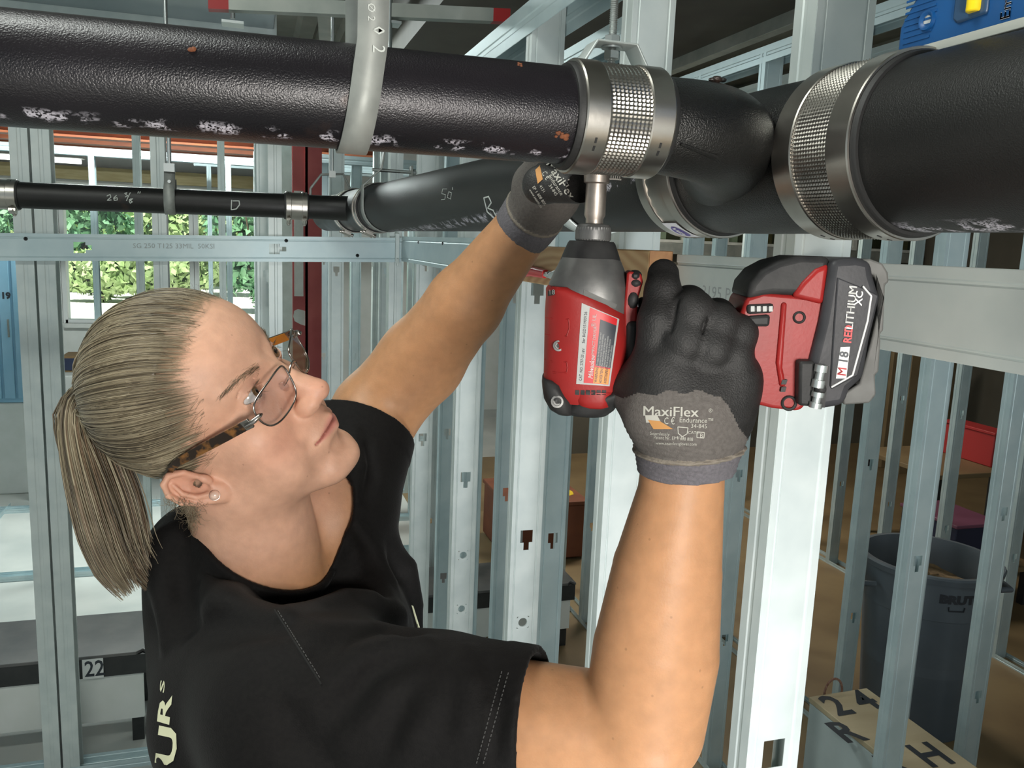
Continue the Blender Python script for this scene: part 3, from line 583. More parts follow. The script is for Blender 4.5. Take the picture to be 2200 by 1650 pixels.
# ---- blue torpedo level lying on the main pipe
G['blue'] = mat('blue_plastic', (0.004, 0.066, 0.215), 0.45, 0, (0.005, 0.078, 0.25), 30); G['vial'] = mat('yellow_vial', (0.85, 0.62, 0.02), 0.1, trans=0.0); G['blued'] = mat('dark_blue_recess', (0.03, 0.07, 0.14), 0.3)
xl = 0.424; t = thing('spirit_level', 'blue torpedo spirit level with a yellow vial lying on the main pipe', 'level', (xl, .3, 1.986))
def LV(px, py): q = on(px, py, 0, xl); return (q[1], q[2])
p0 = LV(1927, 108); zb = max(1.9830, LV(2100, 86)[1]); y0 = p0[0]; hh = 0.062; XL = np.array([0, 1, 0])
b = B(); poly = [(y0 + .0, zb), (y0 + .0, zb + .022), (y0 - .004, zb + .028), (y0 - .03, zb + hh), (y0 - .42, zb + hh), (y0 - .45, zb + .025), (y0 - .45, zb)]
ry0, rz0 = LV(2052, 48); ry1 = LV(2130, 30)[0]
b.prism(poly, (0, 0, 0), (0, 1, 0), (0, 0, 1), (1, 0, 0), xl, xl + .022); obj('body', b, G['blue'], t, bevel=.0025)
b = B(); b.prism([(y0 - .020, zb - .0006), (y0 - .020, zb + .0055), (y0 - .445, zb + .0055), (y0 - .445, zb - .0006)], (0, 0, 0), (0, 1, 0), (0, 0, 1), (1, 0, 0), xl - .0022, xl + .024); G['steel2'] = mat('satin_aluminium', (.62, .63, .58), .45, .3); obj('base_rail', b, G['steel2'], t, bevel=.0006)
b = B(); c1 = LV(1994, 44)
b.lathe([(-.0008, .0033), (-.0022, .0052), (-.0022, .0062), (.0006, .0066)], (xl, c1[0], c1[1]), (1, 0, 0), 28); obj('hang_hole_rim', b, G['blue'], t)
b = B(); b.lathe([(0, .0001), (0, .0046)], (xl - .0004, c1[0], c1[1]), (1, 0, 0), 28); obj('hang_hole', b, mat('pale_hole', (.45, .48, .48), .5), t)
b = B()
for i in range(10):
    zz = zb + .010 + i * .0038; b.box2((xl - .0006, y0 - .005, zz), (xl, y0 - .033 + abs(i - 4) * .001, zz + .0015))
o = obj('grip_rib', b, G['blue'], t); o['kind'] = 'stuff'
v0 = LV(2052, 50); v1 = LV(2118, 48); b = B(); b.prism([(v0[0] + .001, zb + .016), (v0[0] + .001, zb + .058), (v1[0] - .001, zb + .058), (v1[0] - .001, zb + .014), (v0[0] - .003, zb + .013)], (0, 0, 0), (0, 1, 0), (0, 0, 1), (1, 0, 0), xl - .002, xl + .001); obj('vial_window', b, G['blued'], t, bevel=.0015)
ym = (v0[0] + v1[0]) / 2; b = B(); b.tube([(xl - .002, ym - .004, zb + .0165), (xl - .002, ym - .004, zb + .056)], .0048, 20); vv = obj('vial', b, G['vial'], t, bevel=.001)
b = B(); b.tube([(xl - .0055, ym - .004, zb + .032), (xl - .0055, ym - .004, zb + .0324)], .0049, 20); b.tube([(xl - .002, ym - .004, zb + .045), (xl - .002, ym - .004, zb + .0454)], .005, 20); b.tube([(xl - .002, ym - .004, zb + .034), (xl - .002, ym - .004, zb + .0344)], .005, 20); obj('gauge_line', b, G['rubber'], vv)
b = B(); q = LV(2172, 28); put_text(b, 'Empire', (xl - .0006, q[0], q[1] - .003), (0, 0, 1), (0, 1, 0), .010, bold=.0002); obj('lettering', b, G['sticker'], t)
# ================================================================== casting flat print onto curved surfaces
def bvh_of(*bs):
    V = []; Fc = []; n = 0
    for b in bs:
        v = np.concatenate(b.v); V.append(v); Fc += [tuple(i + n for i in q) for q in b.f]; n += len(v)
    return BVHTree.FromPolygons(np.concatenate(V).tolist(), Fc)
def cast(T, px, py, off=0.0004, fallback=None):
    d = nz(CAMX @ np.array([(px - CX) / F, (py - CY) / F, 1.0])); e = EYE
    if isinstance(T, tuple): T, Rm, O = T; d = Rm.T @ d; e = Rm.T @ (EYE - O)     # tree given in a thing's own axes
    d = Vector(d); h = T.ray_cast(Vector(e), d)
    if h[0] is None: return fallback
    return np.array(h[0]) - np.array(d) * off
def decal(b, T, quad, nu=8, nv=8, off=0.0004, m=0):     # quad: 4 pixel corners in order
    q = np.asarray(quad, float); V = []; last = None
    for i in range(nu + 1):
        for j in range(nv + 1):
            u, v = i / nu, j / nv; p = q[0] * (1 - u) * (1 - v) + q[1] * u * (1 - v) + q[2] * u * v + q[3] * (1 - u) * v
            h = cast(T, p[0], p[1], off, last); last = h; V.append(h)
    if any(x is None for x in V): return b
    n = nv + 1; b.add(V, [(i * n + j, (i + 1) * n + j, (i + 1) * n + j + 1, i * n + j + 1) for i in range(nu) for j in range(nv)], m); return b
def decal_text(b, T, s, o, ax, size, off=0.0006, m=0, ay=None, sub=0, **k):   # o pixel origin, ax pixel reading direction, size in pixels
    v, f = text_mesh(s, 1.0, **k)
    if not len(v): return b
    ax = np.asarray(ax, float); ax = ax / np.linalg.norm(ax); ay = np.array([ax[1], -ax[0]]) if ay is None else np.asarray(ay, float)
    p = np.asarray(o, float) + size * (v[:, :1] * ax + v[:, 1:2] * ay); last = None; V = []
    for q in p:
        h = cast(T, q[0], q[1], off, last); last = h; V.append(h)
    if any(x is None for x in V): return b
    b.add(V, f, m); return b
# ================================================================== the impact driver
TA = math.radians(-22); YT = 0.0; TO = on(1268, 700, 1, 0.555)
TR = np.array([[math.cos(TA), -math.sin(TA), 0], [math.sin(TA), math.cos(TA), 0], [0, 0, 1]])     # tool axes: x along the grip, y away from us, z along the bit
EL = TR.T @ (EYE - TO)
def ont(px, py, y):
    d = TR.T @ (CAMX @ np.array([(px - CX) / F, (py - CY) / F, 1.0])); return EL + d * (y - EL[1]) / d[1]
G['tred'] = mat('red_tool_plastic', (0.27, 0.015, 0.014), 0.42, 0, (0.20, 0.016, 0.014), 25, 0.05, 400, contrast=(0.4, 0.8), spec=0.25)
G['tgrey'] = mat('worn_grey_metal', (0.10, 0.10, 0.10), 0.45, 0.5, (0.17, 0.17, 0.165), 40, 0.06, 200)
G['tblack'] = mat('black_overmould', (0.016, 0.016, 0.017), 0.55, 0, (0.03, 0.03, 0.03), 60, 0.08, 500, spec=0.25)
G['tdark'] = mat('charcoal_battery', (0.028, 0.029, 0.032), 0.42, 0, (0.045, 0.045, 0.05), 40, 0.05, 400, spec=0.18)
G['tbump'] = mat('grey_bumper', (0.085, 0.085, 0.08), 0.6, 0, (0.12, 0.12, 0.115), 50, 0.05, 300)
G['tsteel'] = mat('dull_brown_steel', (0.22, 0.19, 0.165), 0.42, 0.85, (0.33, 0.29, 0.26), 60, 0.05, 200)
G['pwhite'] = mat('white_print', (0.72, 0.72, 0.70), 0.5); G['pgrey'] = mat('grey_print', (0.36, 0.37, 0.36), 0.5); G['porange'] = mat('orange_print', (0.62, 0.24, 0.04), 0.5); G['pdark'] = mat('dark_print', (0.03, 0.035, 0.045), 0.5); G['pred'] = mat('red_print', (0.50, 0.015, 0.02), 0.45)
AX0 = ont(1272, 500, YT); td = thing('impact_driver', 'red and black cordless impact driver held upright by the gloved right hand', 'drill', TO); td.rotation_euler = (0, 0, TA); OWN_AXES.add(td.name)
def zof(py, px=1265): return float(ont(px, py, YT)[2])
def xof(px, py): return float(ont(px, py, YT)[0])
axx = xof(1269, 557)
# socket, collet, gear case: turned parts
b = B(); pr = [(zof(484), .0062), (zof(470), .0062), (zof(462), .0074), (zof(395), .0072), (zof(392), .0088), (zof(366), .0090), (zof(364), .0066)]
b.lathe([(z, r) for z, r in pr], (axx + .0012, YT, 0), (0, 0, 1), 28, True); obj('driver_bit', b, G['tsteel'], td)
b = B(); n = 72; R = []
for z, r, k in [(zof(522), .0105, 0), (zof(517), .0118, 0), (zof(514), .0122, 1), (zof(505), .0122, -1), (zof(496), .0122, 1), (zof(488), .0120, 0), (zof(482), .0105, 0), (zof(480), .0065, 0)]:
    a = np.linspace(0, 2 * PI, n, endpoint=False); rr = r + (0.0004 * np.where(np.arange(n) % 2 == (0 if k > 0 else 1), 1, -1) if k else 0); R.append(np.stack([axx + .0008 + rr * np.cos(a), YT + rr * np.sin(a), np.full(n, z)], 1))
b.rings(R, True); obj('collet', b, G['tgrey'], td, smooth=25)
b = B(); b.lathe([(zof(560), .0150), (zof(560), .0214), (zof(540), .0190), (zof(522), .0166), (zof(518), .0155), (zof(518), .0050)], (axx, YT, 0), (0, 0, 1), 48); obj('nose_collar', b, G['tblack'], td)
def ring(py, l, r, th, n=3.0, k=64, dy=0.0):
    x0, x1 = xof(l, py), xof(r, py); c = (x0 + x1) / 2; w = (x1 - x0) / 2; a = np.linspace(0, 2 * PI, k, endpoint=False); z = zof(py, (l + r) / 2)
    ca, sa = np.cos(a), np.sin(a); return np.stack([c + w * np.sign(ca) * np.abs(ca) ** (2 / n), YT + dy + th * np.sign(sa) * np.abs(sa) ** (2 / n), np.full(k, z)], 1)
bg_ = B(); bg_.rings([ring(555, 1206, 1332, .0212, 2), ring(562, 1203, 1336, .0225, 2), ring(585, 1191, 1345, .0255, 2.1), ring(612, 1179, 1353, .0285, 2.3), ring(650, 1180, 1350, .0285, 2.5), ring(700, 1182, 1345, .0280, 2.5)]); obj('gear_case', bg_, G['tgrey'], td, smooth=50)
bh = B(); bh.rings([ring(613, 1178, 1240, .0270, 2.3), ring(618, 1174, 1250, .0285, 2.4), ring(622, 1173, 1262, .0294, 2.5), ring(640, 1173, 1330, .0300, 2.7), ring(668, 1171, 1345, .0304, 2.8), ring(720, 1170, 1350, .0306, 2.9), ring(780, 1169, 1350, .0306, 2.9), ring(826, 1168, 1346, .0304, 2.9), ring(840, 1172, 1342, .0300, 2.8), ring(856, 1185, 1330, .028, 2.8)]); obj('motor_housing', bh, G['tred'], td, smooth=50)
# rear cap with a red tongue
br = B(); br.rings([ring(806, 1165.5, 1200, .026, 2.2), ring(815, 1165, 1215, .0306, 2.6), ring(828, 1166, 1222, .0312, 2.7), ring(850, 1169, 1238, .0312, 2.7), ring(870, 1180, 1240, .030, 2.6), ring(878, 1192, 1240, .027, 2.4)]); obj('rear_cap', br, G['tblack'], td, smooth=50)
b = B(); b.rings([ring(806, 1335, 1351, .024, 2.2), ring(818, 1318, 1350, .0304, 2.6), ring(834, 1300, 1344, .0310, 2.7), ring(850, 1225, 1337, .0306, 2.7), ring(858, 1215, 1330, .0302, 2.7), ring(872, 1200, 1320, .029, 2.6), ring(882, 1212, 1308, .026, 2.4)]); obj('rear_cap', b, G['tblack'], td, smooth=50)
b = B(); b.rings([ring(828, 1224, 1326, .0312, 3.4), ring(846, 1226, 1322, .0318, 3.4), ring(858, 1232, 1318, .0312, 3.2), ring(862, 1240, 1310, .030, 3)]); bt = b; obj('rear_tongue', b, G['tred'], td, smooth=50)
TT = (bvh_of(bg_, bh, br, bt), TR, TO)
b = B()
for i in range(6): x = 1236 + i * 11.5; decal(b, TT, [(x, 838), (x + 9, 838.5), (x + 8.5, 849), (x - 0.5, 848)], 2, 2, .0004)
o = obj('vent_slot', b, G['rubber'], td); o['kind'] = 'stuff'
for px, py, r in ((1200, 743, .0026), (1197, 863, .0030)):
    c = cast(TT, px, py, .0); d = nz(EL - c); b = B(); b.lathe([(-.0008, r * 1.5), (.0006, r * 1.45), (.0007, r), (-.0002, r * .9), (-.0002, .0001)], c, d, 20); s = obj('screw', b, G['tgrey'], td); b = B(); b.lathe([(0, .0001), (.0002, r * .55)], c + d * .0001, d, 6); obj('screw_drive', b, G['rubber'], s)
# moulded seams of the housing
b = B()
for pts in ([(1173, 682), (1185, 684), (1222, 686)], [(1172, 718), (1180, 720), (1218, 722)], [(1171, 772), (1185, 776), (1218, 778)], [(1171, 798), (1190, 800), (1218, 800)], [(1218, 778), (1220, 790), (1218, 800)], [(1222, 686), (1224, 704), (1218, 722)]):
    q = [cast(TT, *p, .0001) for p in pts]; q = [x for x in q if x is not None]; b.tube(q, .0006, 6)
o = obj('moulded_rib', b, G['tred'], td); o['kind'] = 'stuff'
# rating label
lab = [(1252, 654), (1328, 686), (1308, 828), (1240, 823)]
def L2(u, v): q = np.array(lab, float); return q[0] * (1 - u) * (1 - v) + q[1] * u * (1 - v) + q[2] * u * v + q[3] * (1 - u) * v
def sub(u0, v0, u1, v1): return [L2(u0, v0), L2(u1, v0), L2(u1, v1), L2(u0, v1)]
b = B(); decal(b, TT, sub(-.03, -.012, 1.03, 1.012), 8, 8, .0003); pl = obj('rating_label', b, G['pgrey'], td)
b = B(); decal(b, TT, sub(.20, .0, .98, .99), 6, 8, .0005); obj('label_field', b, G['pred'], pl)
b = B(); decal(b, TT, sub(.52, .10, .98, .74), 6, 8, .0007); obj('label_field', b, G['pdark'], pl)
b = B(); decal(b, TT, sub(.50, .76, .97, .985), 6, 6, .0007); obj('label_field', b, G['porange'], pl)
up = np.array(lab[0], float) - np.array(lab[3], float)
def LT(s, u, v, size, m, off=.0009, ov=None, **k):
    global pl
    bb = B(); q0 = L2(u, v); q1 = L2(u, v - .3); decal_text(bb, TT, s, q0, q1 - q0, size, off, **k); return obj('lettering', bb, m, pl)
LT('Milwaukee', .47, .93, 15, G['pwhite'], shear=.3, bold=.012, sx=.78)
LT('IMPACT DRIVER', .44, .60, 9, G['pgrey'], sx=.95); LT('CAT. NO. 2757-20', .14, .97, 8.5, G['pdark'], sx=.85); LT('Ser B42D151900126', .14, .48, 8.5, G['pdark'], sx=.95); LT('18V', .16, .62, 8, G['pdark'])
LT('\u24c7 UL', .40, .24, 12, G['pgrey'])
for i, s in enumerate(('WARNING', 'ADVERTENCIA', 'AVERTISSEMENT')): LT(s, .615 + i * .15, .975, 8.5, G['pdark'], sx=.82 - i * .13, bold=.01)
for i, s in enumerate(('To reduce the risk of injury, user must read', 'operator s manual. Use only Li-Ion battery', 'Para reducir el riesgo de lesiones, lea', 'el manual antes de usar esta herramienta', 'Afin de reduire le risque de blessures', 'lire le manuel avant utilisation')): LT(s, .59 + i * .072, .735, 5.4, G['pgrey'], off=.0010, sx=.74)
b = B(); q = [(1177, 616), (1192, 614), (1192, 634), (1177, 636)]; decal(b, TT, q, 2, 2, .0006); bd = obj('badge', b, G['tblack'], td); b = B(); decal_text(b, TT, '18', (1178, 633), (1, -.05), 15, .0010); obj('lettering', b, G['pgrey'], bd)
b = B(); decal(b, TT, [(1254, 622), (1326, 654), (1322, 663), (1253, 634)], 6, 2, .0005); obj('grey_chevron', b, G['tbump'], td)
# red trigger shroud on the handle side of the gear case
def pxpoly(pts, y): return [ont(px, py, y) for px, py in pts]
def slab(b, pts, y0, y1, m=0, yp=None):
    q = np.array(pxpoly(pts, y0 if yp is None else yp)); f = q.copy(); g = q.copy(); f[:, 1] = y0; g[:, 1] = y1; b.rings([f, g], True, m); return b
b = B(); slab(b, [(1347, 588), (1352, 582), (1378, 588), (1382, 606), (1372, 640), (1368, 690), (1362, 760), (1352, 826), (1342, 826), (1340, 660)], YT - .018, YT + .018); obj('trigger_shroud', b, G['tred'], td, bevel=.004, seg=3)
b = B(); b.ball(ont(1364, 592, YT - .010), (.005, .010, .004), 14); b.ball(ont(1360, 645, YT - .017), (.004, .004, .006), 12); b.ball(ont(1366, 608, YT - .016), (.004, .004, .003), 12)
o = obj('reverse_switch', b, G['tblack'], td); o['kind'] = 'stuff'
b = B(); slab(b, [(1345, 690), (1375, 690), (1372, 800), (1345, 805)], YT - .021, YT + .021); obj('grip_edge', b, G['tblack'], td, bevel=.004, seg=3)
# handle
HY = YT + .004
b = B(); hp = [ont(px, py, HY) for px, py in ((1335, 728), (1380, 722), (1440, 716), (1500, 716), (1560, 722), (1620, 736), (1650, 748))]
b.tube(hp, [.021, .0195, .018, .0175, .018, .020, .024], 28, flat=1.08, up=(0, 0, 1)); bhd = b; obj('handle', b, G['tblack'], td)
b = B(); slab(b, [(1372, 640), (1402, 640), (1408, 700), (1376, 704)], HY - .008, HY + .008); obj('trigger', b, G['tblack'], td, bevel=.003)
# foot
b = B(); slab(b, [(1592, 672), (1604, 640), (1640, 628), (1775, 640), (1770, 700), (1730, 874), (1716, 884), (1660, 878), (1620, 868), (1612, 850), (1616, 790), (1612, 735), (1600, 705)], YT - .031, YT + .031); bft = b; obj('foot_housing', b, G['tred'], td, bevel=.006, seg=4)
b = B(); slab(b, [(1603, 644), (1612, 608), (1636, 580), (1672, 561), (1720, 549), (1786, 551), (1772, 645), (1720, 636), (1660, 634), (1625, 640)], YT - .0325, YT + .0325); obj('foot_guard', b, G['tblack'], td, bevel=.006, seg=4)
b = B(); slab(b, [(1702, 638), (1724, 606), (1752, 578), (1782, 566), (1770, 655)], YT - .0350, YT - .028); obj('foot_panel', b, G['tred'], td, bevel=.003, seg=3)
b = B(); slab(b, [(1605, 655), (1664, 652), (1662, 672), (1606, 676)], YT - .034, YT - .029); fp = obj('mode_panel', b, G['tblack'], td, bevel=.002)
b = B()
for i in range(4): slab(b, [(1613 + i * 13, 658), (1621 + i * 13, 657.5), (1621 + i * 13, 669), (1613 + i * 13, 669.5)], YT - .0343, YT - .0335, 0, YT - .034)
o = obj('mode_light', b, G['pgrey'], fp); o['kind'] = 'stuff'
b = B(); slab(b, [(1608, 680), (1656, 676), (1654, 702), (1612, 702)], YT - .035, YT - .029); obj('mode_button', b, G['tblack'], td, bevel=.002)
for px, py, r in ((1717, 682, .0028), (1695, 866, .0036)):
    c = ont(px, py, YT - .0312); b = B(); b.lathe([(.0006, r * 1.5), (.0012, r * 1.3), (.0008, r), (-.0005, r * .9), (-.0005, .0001)], c, (0, -1, 0), 20); obj('screw_well', b, G['rubber'], td)
b = B(); slab(b, [(1680, 650), (1692, 650), (1682, 790), (1690, 830), (1676, 832), (1668, 780)], YT - .0335, YT - .028); obj('foot_rib', b, G['tred'], td, bevel=.003, seg=3)
b = B(); slab(b, [(1681, 816), (1692, 816), (1689, 826), (1678, 826)], YT - .0340, YT - .03); slab(b, [(1679, 832), (1690, 832), (1687, 842), (1677, 842)], YT - .0340, YT - .03); o = obj('foot_vent', b, G['rubber'], td); o['kind'] = 'stuff'
# belt clip block with two bright pins
b = B(); slab(b, [(1718, 776), (1752, 776), (1745, 874), (1716, 872)], YT - .042, YT - .02); cl = obj('clip_mount', b, G['tblack'], td, bevel=.002)
for y0, y1 in ((784, 832), (842, 876)):
    b = B(); a = ont(1765 - (y0 - 784) * .12, y0, YT - .044); c = ont(1762 - (y1 - 784) * .12, y1, YT - .044); b.tube([a, a * .7 + c * .3, a * .68 + c * .32, a * .35 + c * .65, a * .33 + c * .67, c], [.0042, .0042, .0028, .0028, .0042, .0042], 14); obj('clip_pin', b, G['rod'], cl)
b = B(); c = ont(1762, 836, YT - .043); b.ball(c, (.004, .004, .004), 14); slab(b, [(1750, 782), (1782, 788), (1772, 876), (1744, 874)], YT - .042, YT - .036); obj('clip_socket', b, G['tblack'], cl)
# battery pack
YB = YT - .039
b = B(); slab(b, [(1786, 557), (1840, 553), (1874, 560), (1878, 590), (1893, 640), (1870, 735), (1858, 812), (1828, 838), (1816, 872), (1772, 879), (1718, 873), (1735, 810), (1765, 690), (1772, 650)], YB, YT + .039, 0, YB); bbt = b; bat = obj('battery_pack', b, G['tdark'], td, bevel=.005, seg=3)
b = B(); slab(b, [(1842, 560), (1872, 556), (1900, 566), (1912, 586), (1914, 607), (1906, 612), (1905, 640), (1902, 712), (1895, 718), (1896, 735), (1892, 800), (1884, 808), (1886, 850), (1872, 868), (1816, 872), (1812, 850), (1850, 826), (1874, 740), (1898, 640), (1882, 592), (1848, 580)], YB + .003, YT + .036, 0, YB); obj('bumper', b, G['tbump'], bat, bevel=.003, seg=3)
b = B(); slab(b, [(1798, 596), (1862, 622), (1886, 634), (1872, 690), (1842, 806), (1786, 836), (1782, 828), (1790, 700)], YB - .0016, YB + .002, 0, YB); bpl = b; lp = obj('label_plate', b, G['tdark'], bat, bevel=.0008)
def stripe(b, pts, w): 
    for i in range(len(pts) - 1): b.tube([ont(*pts[i], YB - .0017), ont(*pts[i + 1], YB - .0017)], w, 6, flat=1)
b = B(); stripe(b, [(1854, 615), (1872, 636), (1864, 690), (1832, 806), (1786, 832)], .0006); obj('trim_line', b, G['pwhite'], lp)
TB = (bvh_of(bbt, bpl), TR, TO)
def BT(s, o, size, m, d=(.14, -1), **k): bb = B(); decal_text(bb, TB, s, o, d, size, .0008, **k); return obj('lettering', bb, m, lp)
BT('RED', (1828, 738), 24, G['pred'], (.11, -1), bold=.03, sx=.88); BT('LITHIUM', (1831.5, 709), 25, G['pwhite'], (.11, -1), bold=.02, sx=1.0); BT('XC', (1851, 657), 22, G['pwhite'], (.11, -1), bold=.02)
b = B(); slab(b, [(1804, 745), (1824, 744), (1816, 812), (1794, 812)], YB - .0022, YB - .001, 0, YB); bxm = b; mp = obj('model_badge', b, G['pwhite'], lp); TB = (bvh_of(bxm), TR, TO)
BT('M', (1817, 809), 27, G['pred'], (.14, -1), bold=.018, sx=.9); BT('18', (1820, 783), 27, G['pdark'], (.14, -1), bold=.02, sx=1.0)
# ================================================================== signed-distance modelling for the figure
def ln(v): return np.sqrt((v * v).sum(-1))
def s_ball(p, c, r): return ln(p - np.asarray(c)) - r
def s_ell(p, c, r, R=None):
    q = p - np.asarray(c)
    if R is not None: q = q @ np.asarray(R)
    r = np.asarray(r, float); a = ln(q / r); return a * (a - 1.0) / (ln(q / (r * r)) + 1e-9)
def s_cap(p, a, b, ra, rb):
    a = np.asarray(a, float); b = np.asarray(b, float); d = b - a; h = np.clip(((p - a) @ d) / (d @ d), 0, 1)
    return ln(p - a - h[:, None] * d) - (ra + (rb - ra) * h)
def s_chain(p, pts, rs, k=0.0):
    D = None
    for i in range(len(pts) - 1):
        d = s_cap(p, pts[i], pts[i + 1], rs[i], rs[i + 1]); D = d if D is None else (smin(D, d, k) if k else np.minimum(D, d))
    return D
def smin(a, b, k):
    h = np.clip(0.5 + 0.5 * (b - a) / k, 0, 1); return b * (1 - h) + a * h - k * h * (1 - h)
def smax(a, b, k): return -smin(-a, -b, k)
def sdf_mesh(f, lo, hi, h, c=8, margin=1.25):
    """Naive surface nets over the blocks that the surface crosses."""
    lo = np.asarray(lo, float); hi = np.asarray(hi, float); H_ = h * c; nb = np.ceil((hi - lo) / H_).astype(int)
    g = np.stack(np.meshgrid(*[np.arange(n) for n in nb], indexing='ij'), -1).reshape(-1, 3)
    dc = f(lo + (g + 0.5) * H_); g = g[np.abs(dc) < H_ * 0.5 * math.sqrt(3) * margin + h]
    l = np.arange(c + 1); loc = np.stack(np.meshgrid(l, l, l, indexing='ij'), -1).reshape(-1, 3)
    vals = np.empty((len(g), (c + 1) ** 3), np.float32)
    for s in range(0, len(g), 400):
        q = (g[s:s + 400, None, :] * c + loc[None]).reshape(-1, 3); vals[s:s + 400] = f(lo + q * h).reshape(-1, (c + 1) ** 3)
    V = vals.reshape(-1, c + 1, c + 1, c + 1)
    keep = (vals.min(1) < 0) & (vals.max(1) >= 0); V = V[keep]; g = g[keep]
    off = [(0, 0, 0), (1, 0, 0), (0, 1, 0), (1, 1, 0), (0, 0, 1), (1, 0, 1), (0, 1, 1), (1, 1, 1)]
    C8 = np.stack([V[:, o[0]:o[0] + c, o[1]:o[1] + c, o[2]:o[2] + c] for o in off], -1)
    neg = (C8 < 0).sum(-1); bi, i, j, k = np.nonzero((neg > 0) & (neg < 8)); cv = C8[bi, i, j, k]
    base = g[bi] * c + np.stack([i, j, k], 1); dims = nb * c + 2
    key = (base[:, 0].astype(np.int64) * dims[1] + base[:, 1]) * dims[2] + base[:, 2]
    E = [(0, 1), (2, 3), (4, 5), (6, 7), (0, 2), (1, 3), (4, 6), (5, 7), (0, 4), (1, 5), (2, 6), (3, 7)]; O = np.array(off, float)
    acc = np.zeros((len(cv), 3)); cnt = np.zeros(len(cv))
    for a, b in E:
        va, vb = cv[:, a], cv[:, b]; m = (va < 0) != (vb < 0); t = np.where(m, va / (va - vb + 1e-20), 0)
        acc += m[:, None] * (O[a] + t[:, None] * (O[b] - O[a])); cnt += m
    pos = lo + (base + acc / cnt[:, None]) * h; order = np.argsort(key); ks = key[order]; faces = []
    for ax in range(3):
        o1 = [0, 0, 0]; o1[ax] = 1; u, w = [(1, 2), (2, 0), (0, 1)][ax]
        A = V[:, :c, :c, :c]; Bq = V[:, o1[0]:o1[0] + c, o1[1]:o1[1] + c, o1[2]:o1[2] + c]
        bi, i, j, k = np.nonzero((A < 0) != (Bq < 0)); flip = V[bi, i, j, k] < 0; p = g[bi] * c + np.stack([i, j, k], 1); ids = []; ok = np.ones(len(p), bool)
        for du, dw in ((0, 0), (-1, 0), (-1, -1), (0, -1)):
            q = p.copy(); q[:, u] += du; q[:, w] += dw; kk = (q[:, 0].astype(np.int64) * dims[1] + q[:, 1]) * dims[2] + q[:, 2]
            t = np.searchsorted(ks, kk); t = np.minimum(t, len(ks) - 1); ok &= ks[t] == kk; ids.append(order[t])
        q = np.stack(ids, 1); q[~flip] = q[~flip][:, ::-1]; faces.append(q[ok])
    return pos, np.concatenate(faces)
def np_obj(name, pos, faces, mats, parent=None, mi=None, tint=None, recalc=False):
    loc = world_loc(parent) if parent is not None else np.zeros(3)
    me = bpy.data.meshes.new(name); n = len(pos); me.vertices.add(n); me.vertices.foreach_set('co', (pos - loc).astype(np.float32).ravel())
    k = faces.shape[1]; me.loops.add(len(faces) * k); me.loops.foreach_set('vertex_index', faces.astype(np.int32).ravel()); me.polygons.add(len(faces))
    me.polygons.foreach_set('loop_start', np.arange(0, len(faces) * k, k, dtype=np.int32))
    me.polygons.foreach_set('use_smooth', [True] * len(faces))
    if mi is not None: me.polygons.foreach_set('material_index', mi.astype(np.int32))
    me.update(calc_edges=True); me.validate()
    if tint is not None:
        at = me.color_attributes.new('tint', 'FLOAT_COLOR', 'POINT'); at.data.foreach_set('color', np.concatenate([tint, np.ones((n, 1))], 1).astype(np.float32).ravel())
    return link_mesh(name, me, mats, parent)
def march(f, px, py, d0=0.3, d1=1.6):       # first point of the surface f = 0 behind a photo pixel
    r = CAMX @ np.array([(px - CX) / F, (py - CY) / F, 1.0]); t = d0
    for _ in range(200):
        d = float(f((EYE + r * t)[None])[0])
        if d < 0.0003: return EYE + r * t
        t += max(d * 0.7, 0.0004)
        if t > d1: return None
    return EYE + r * t
def np_bvh(pos, faces): return BVHTree.FromPolygons(pos.tolist(), faces.tolist())
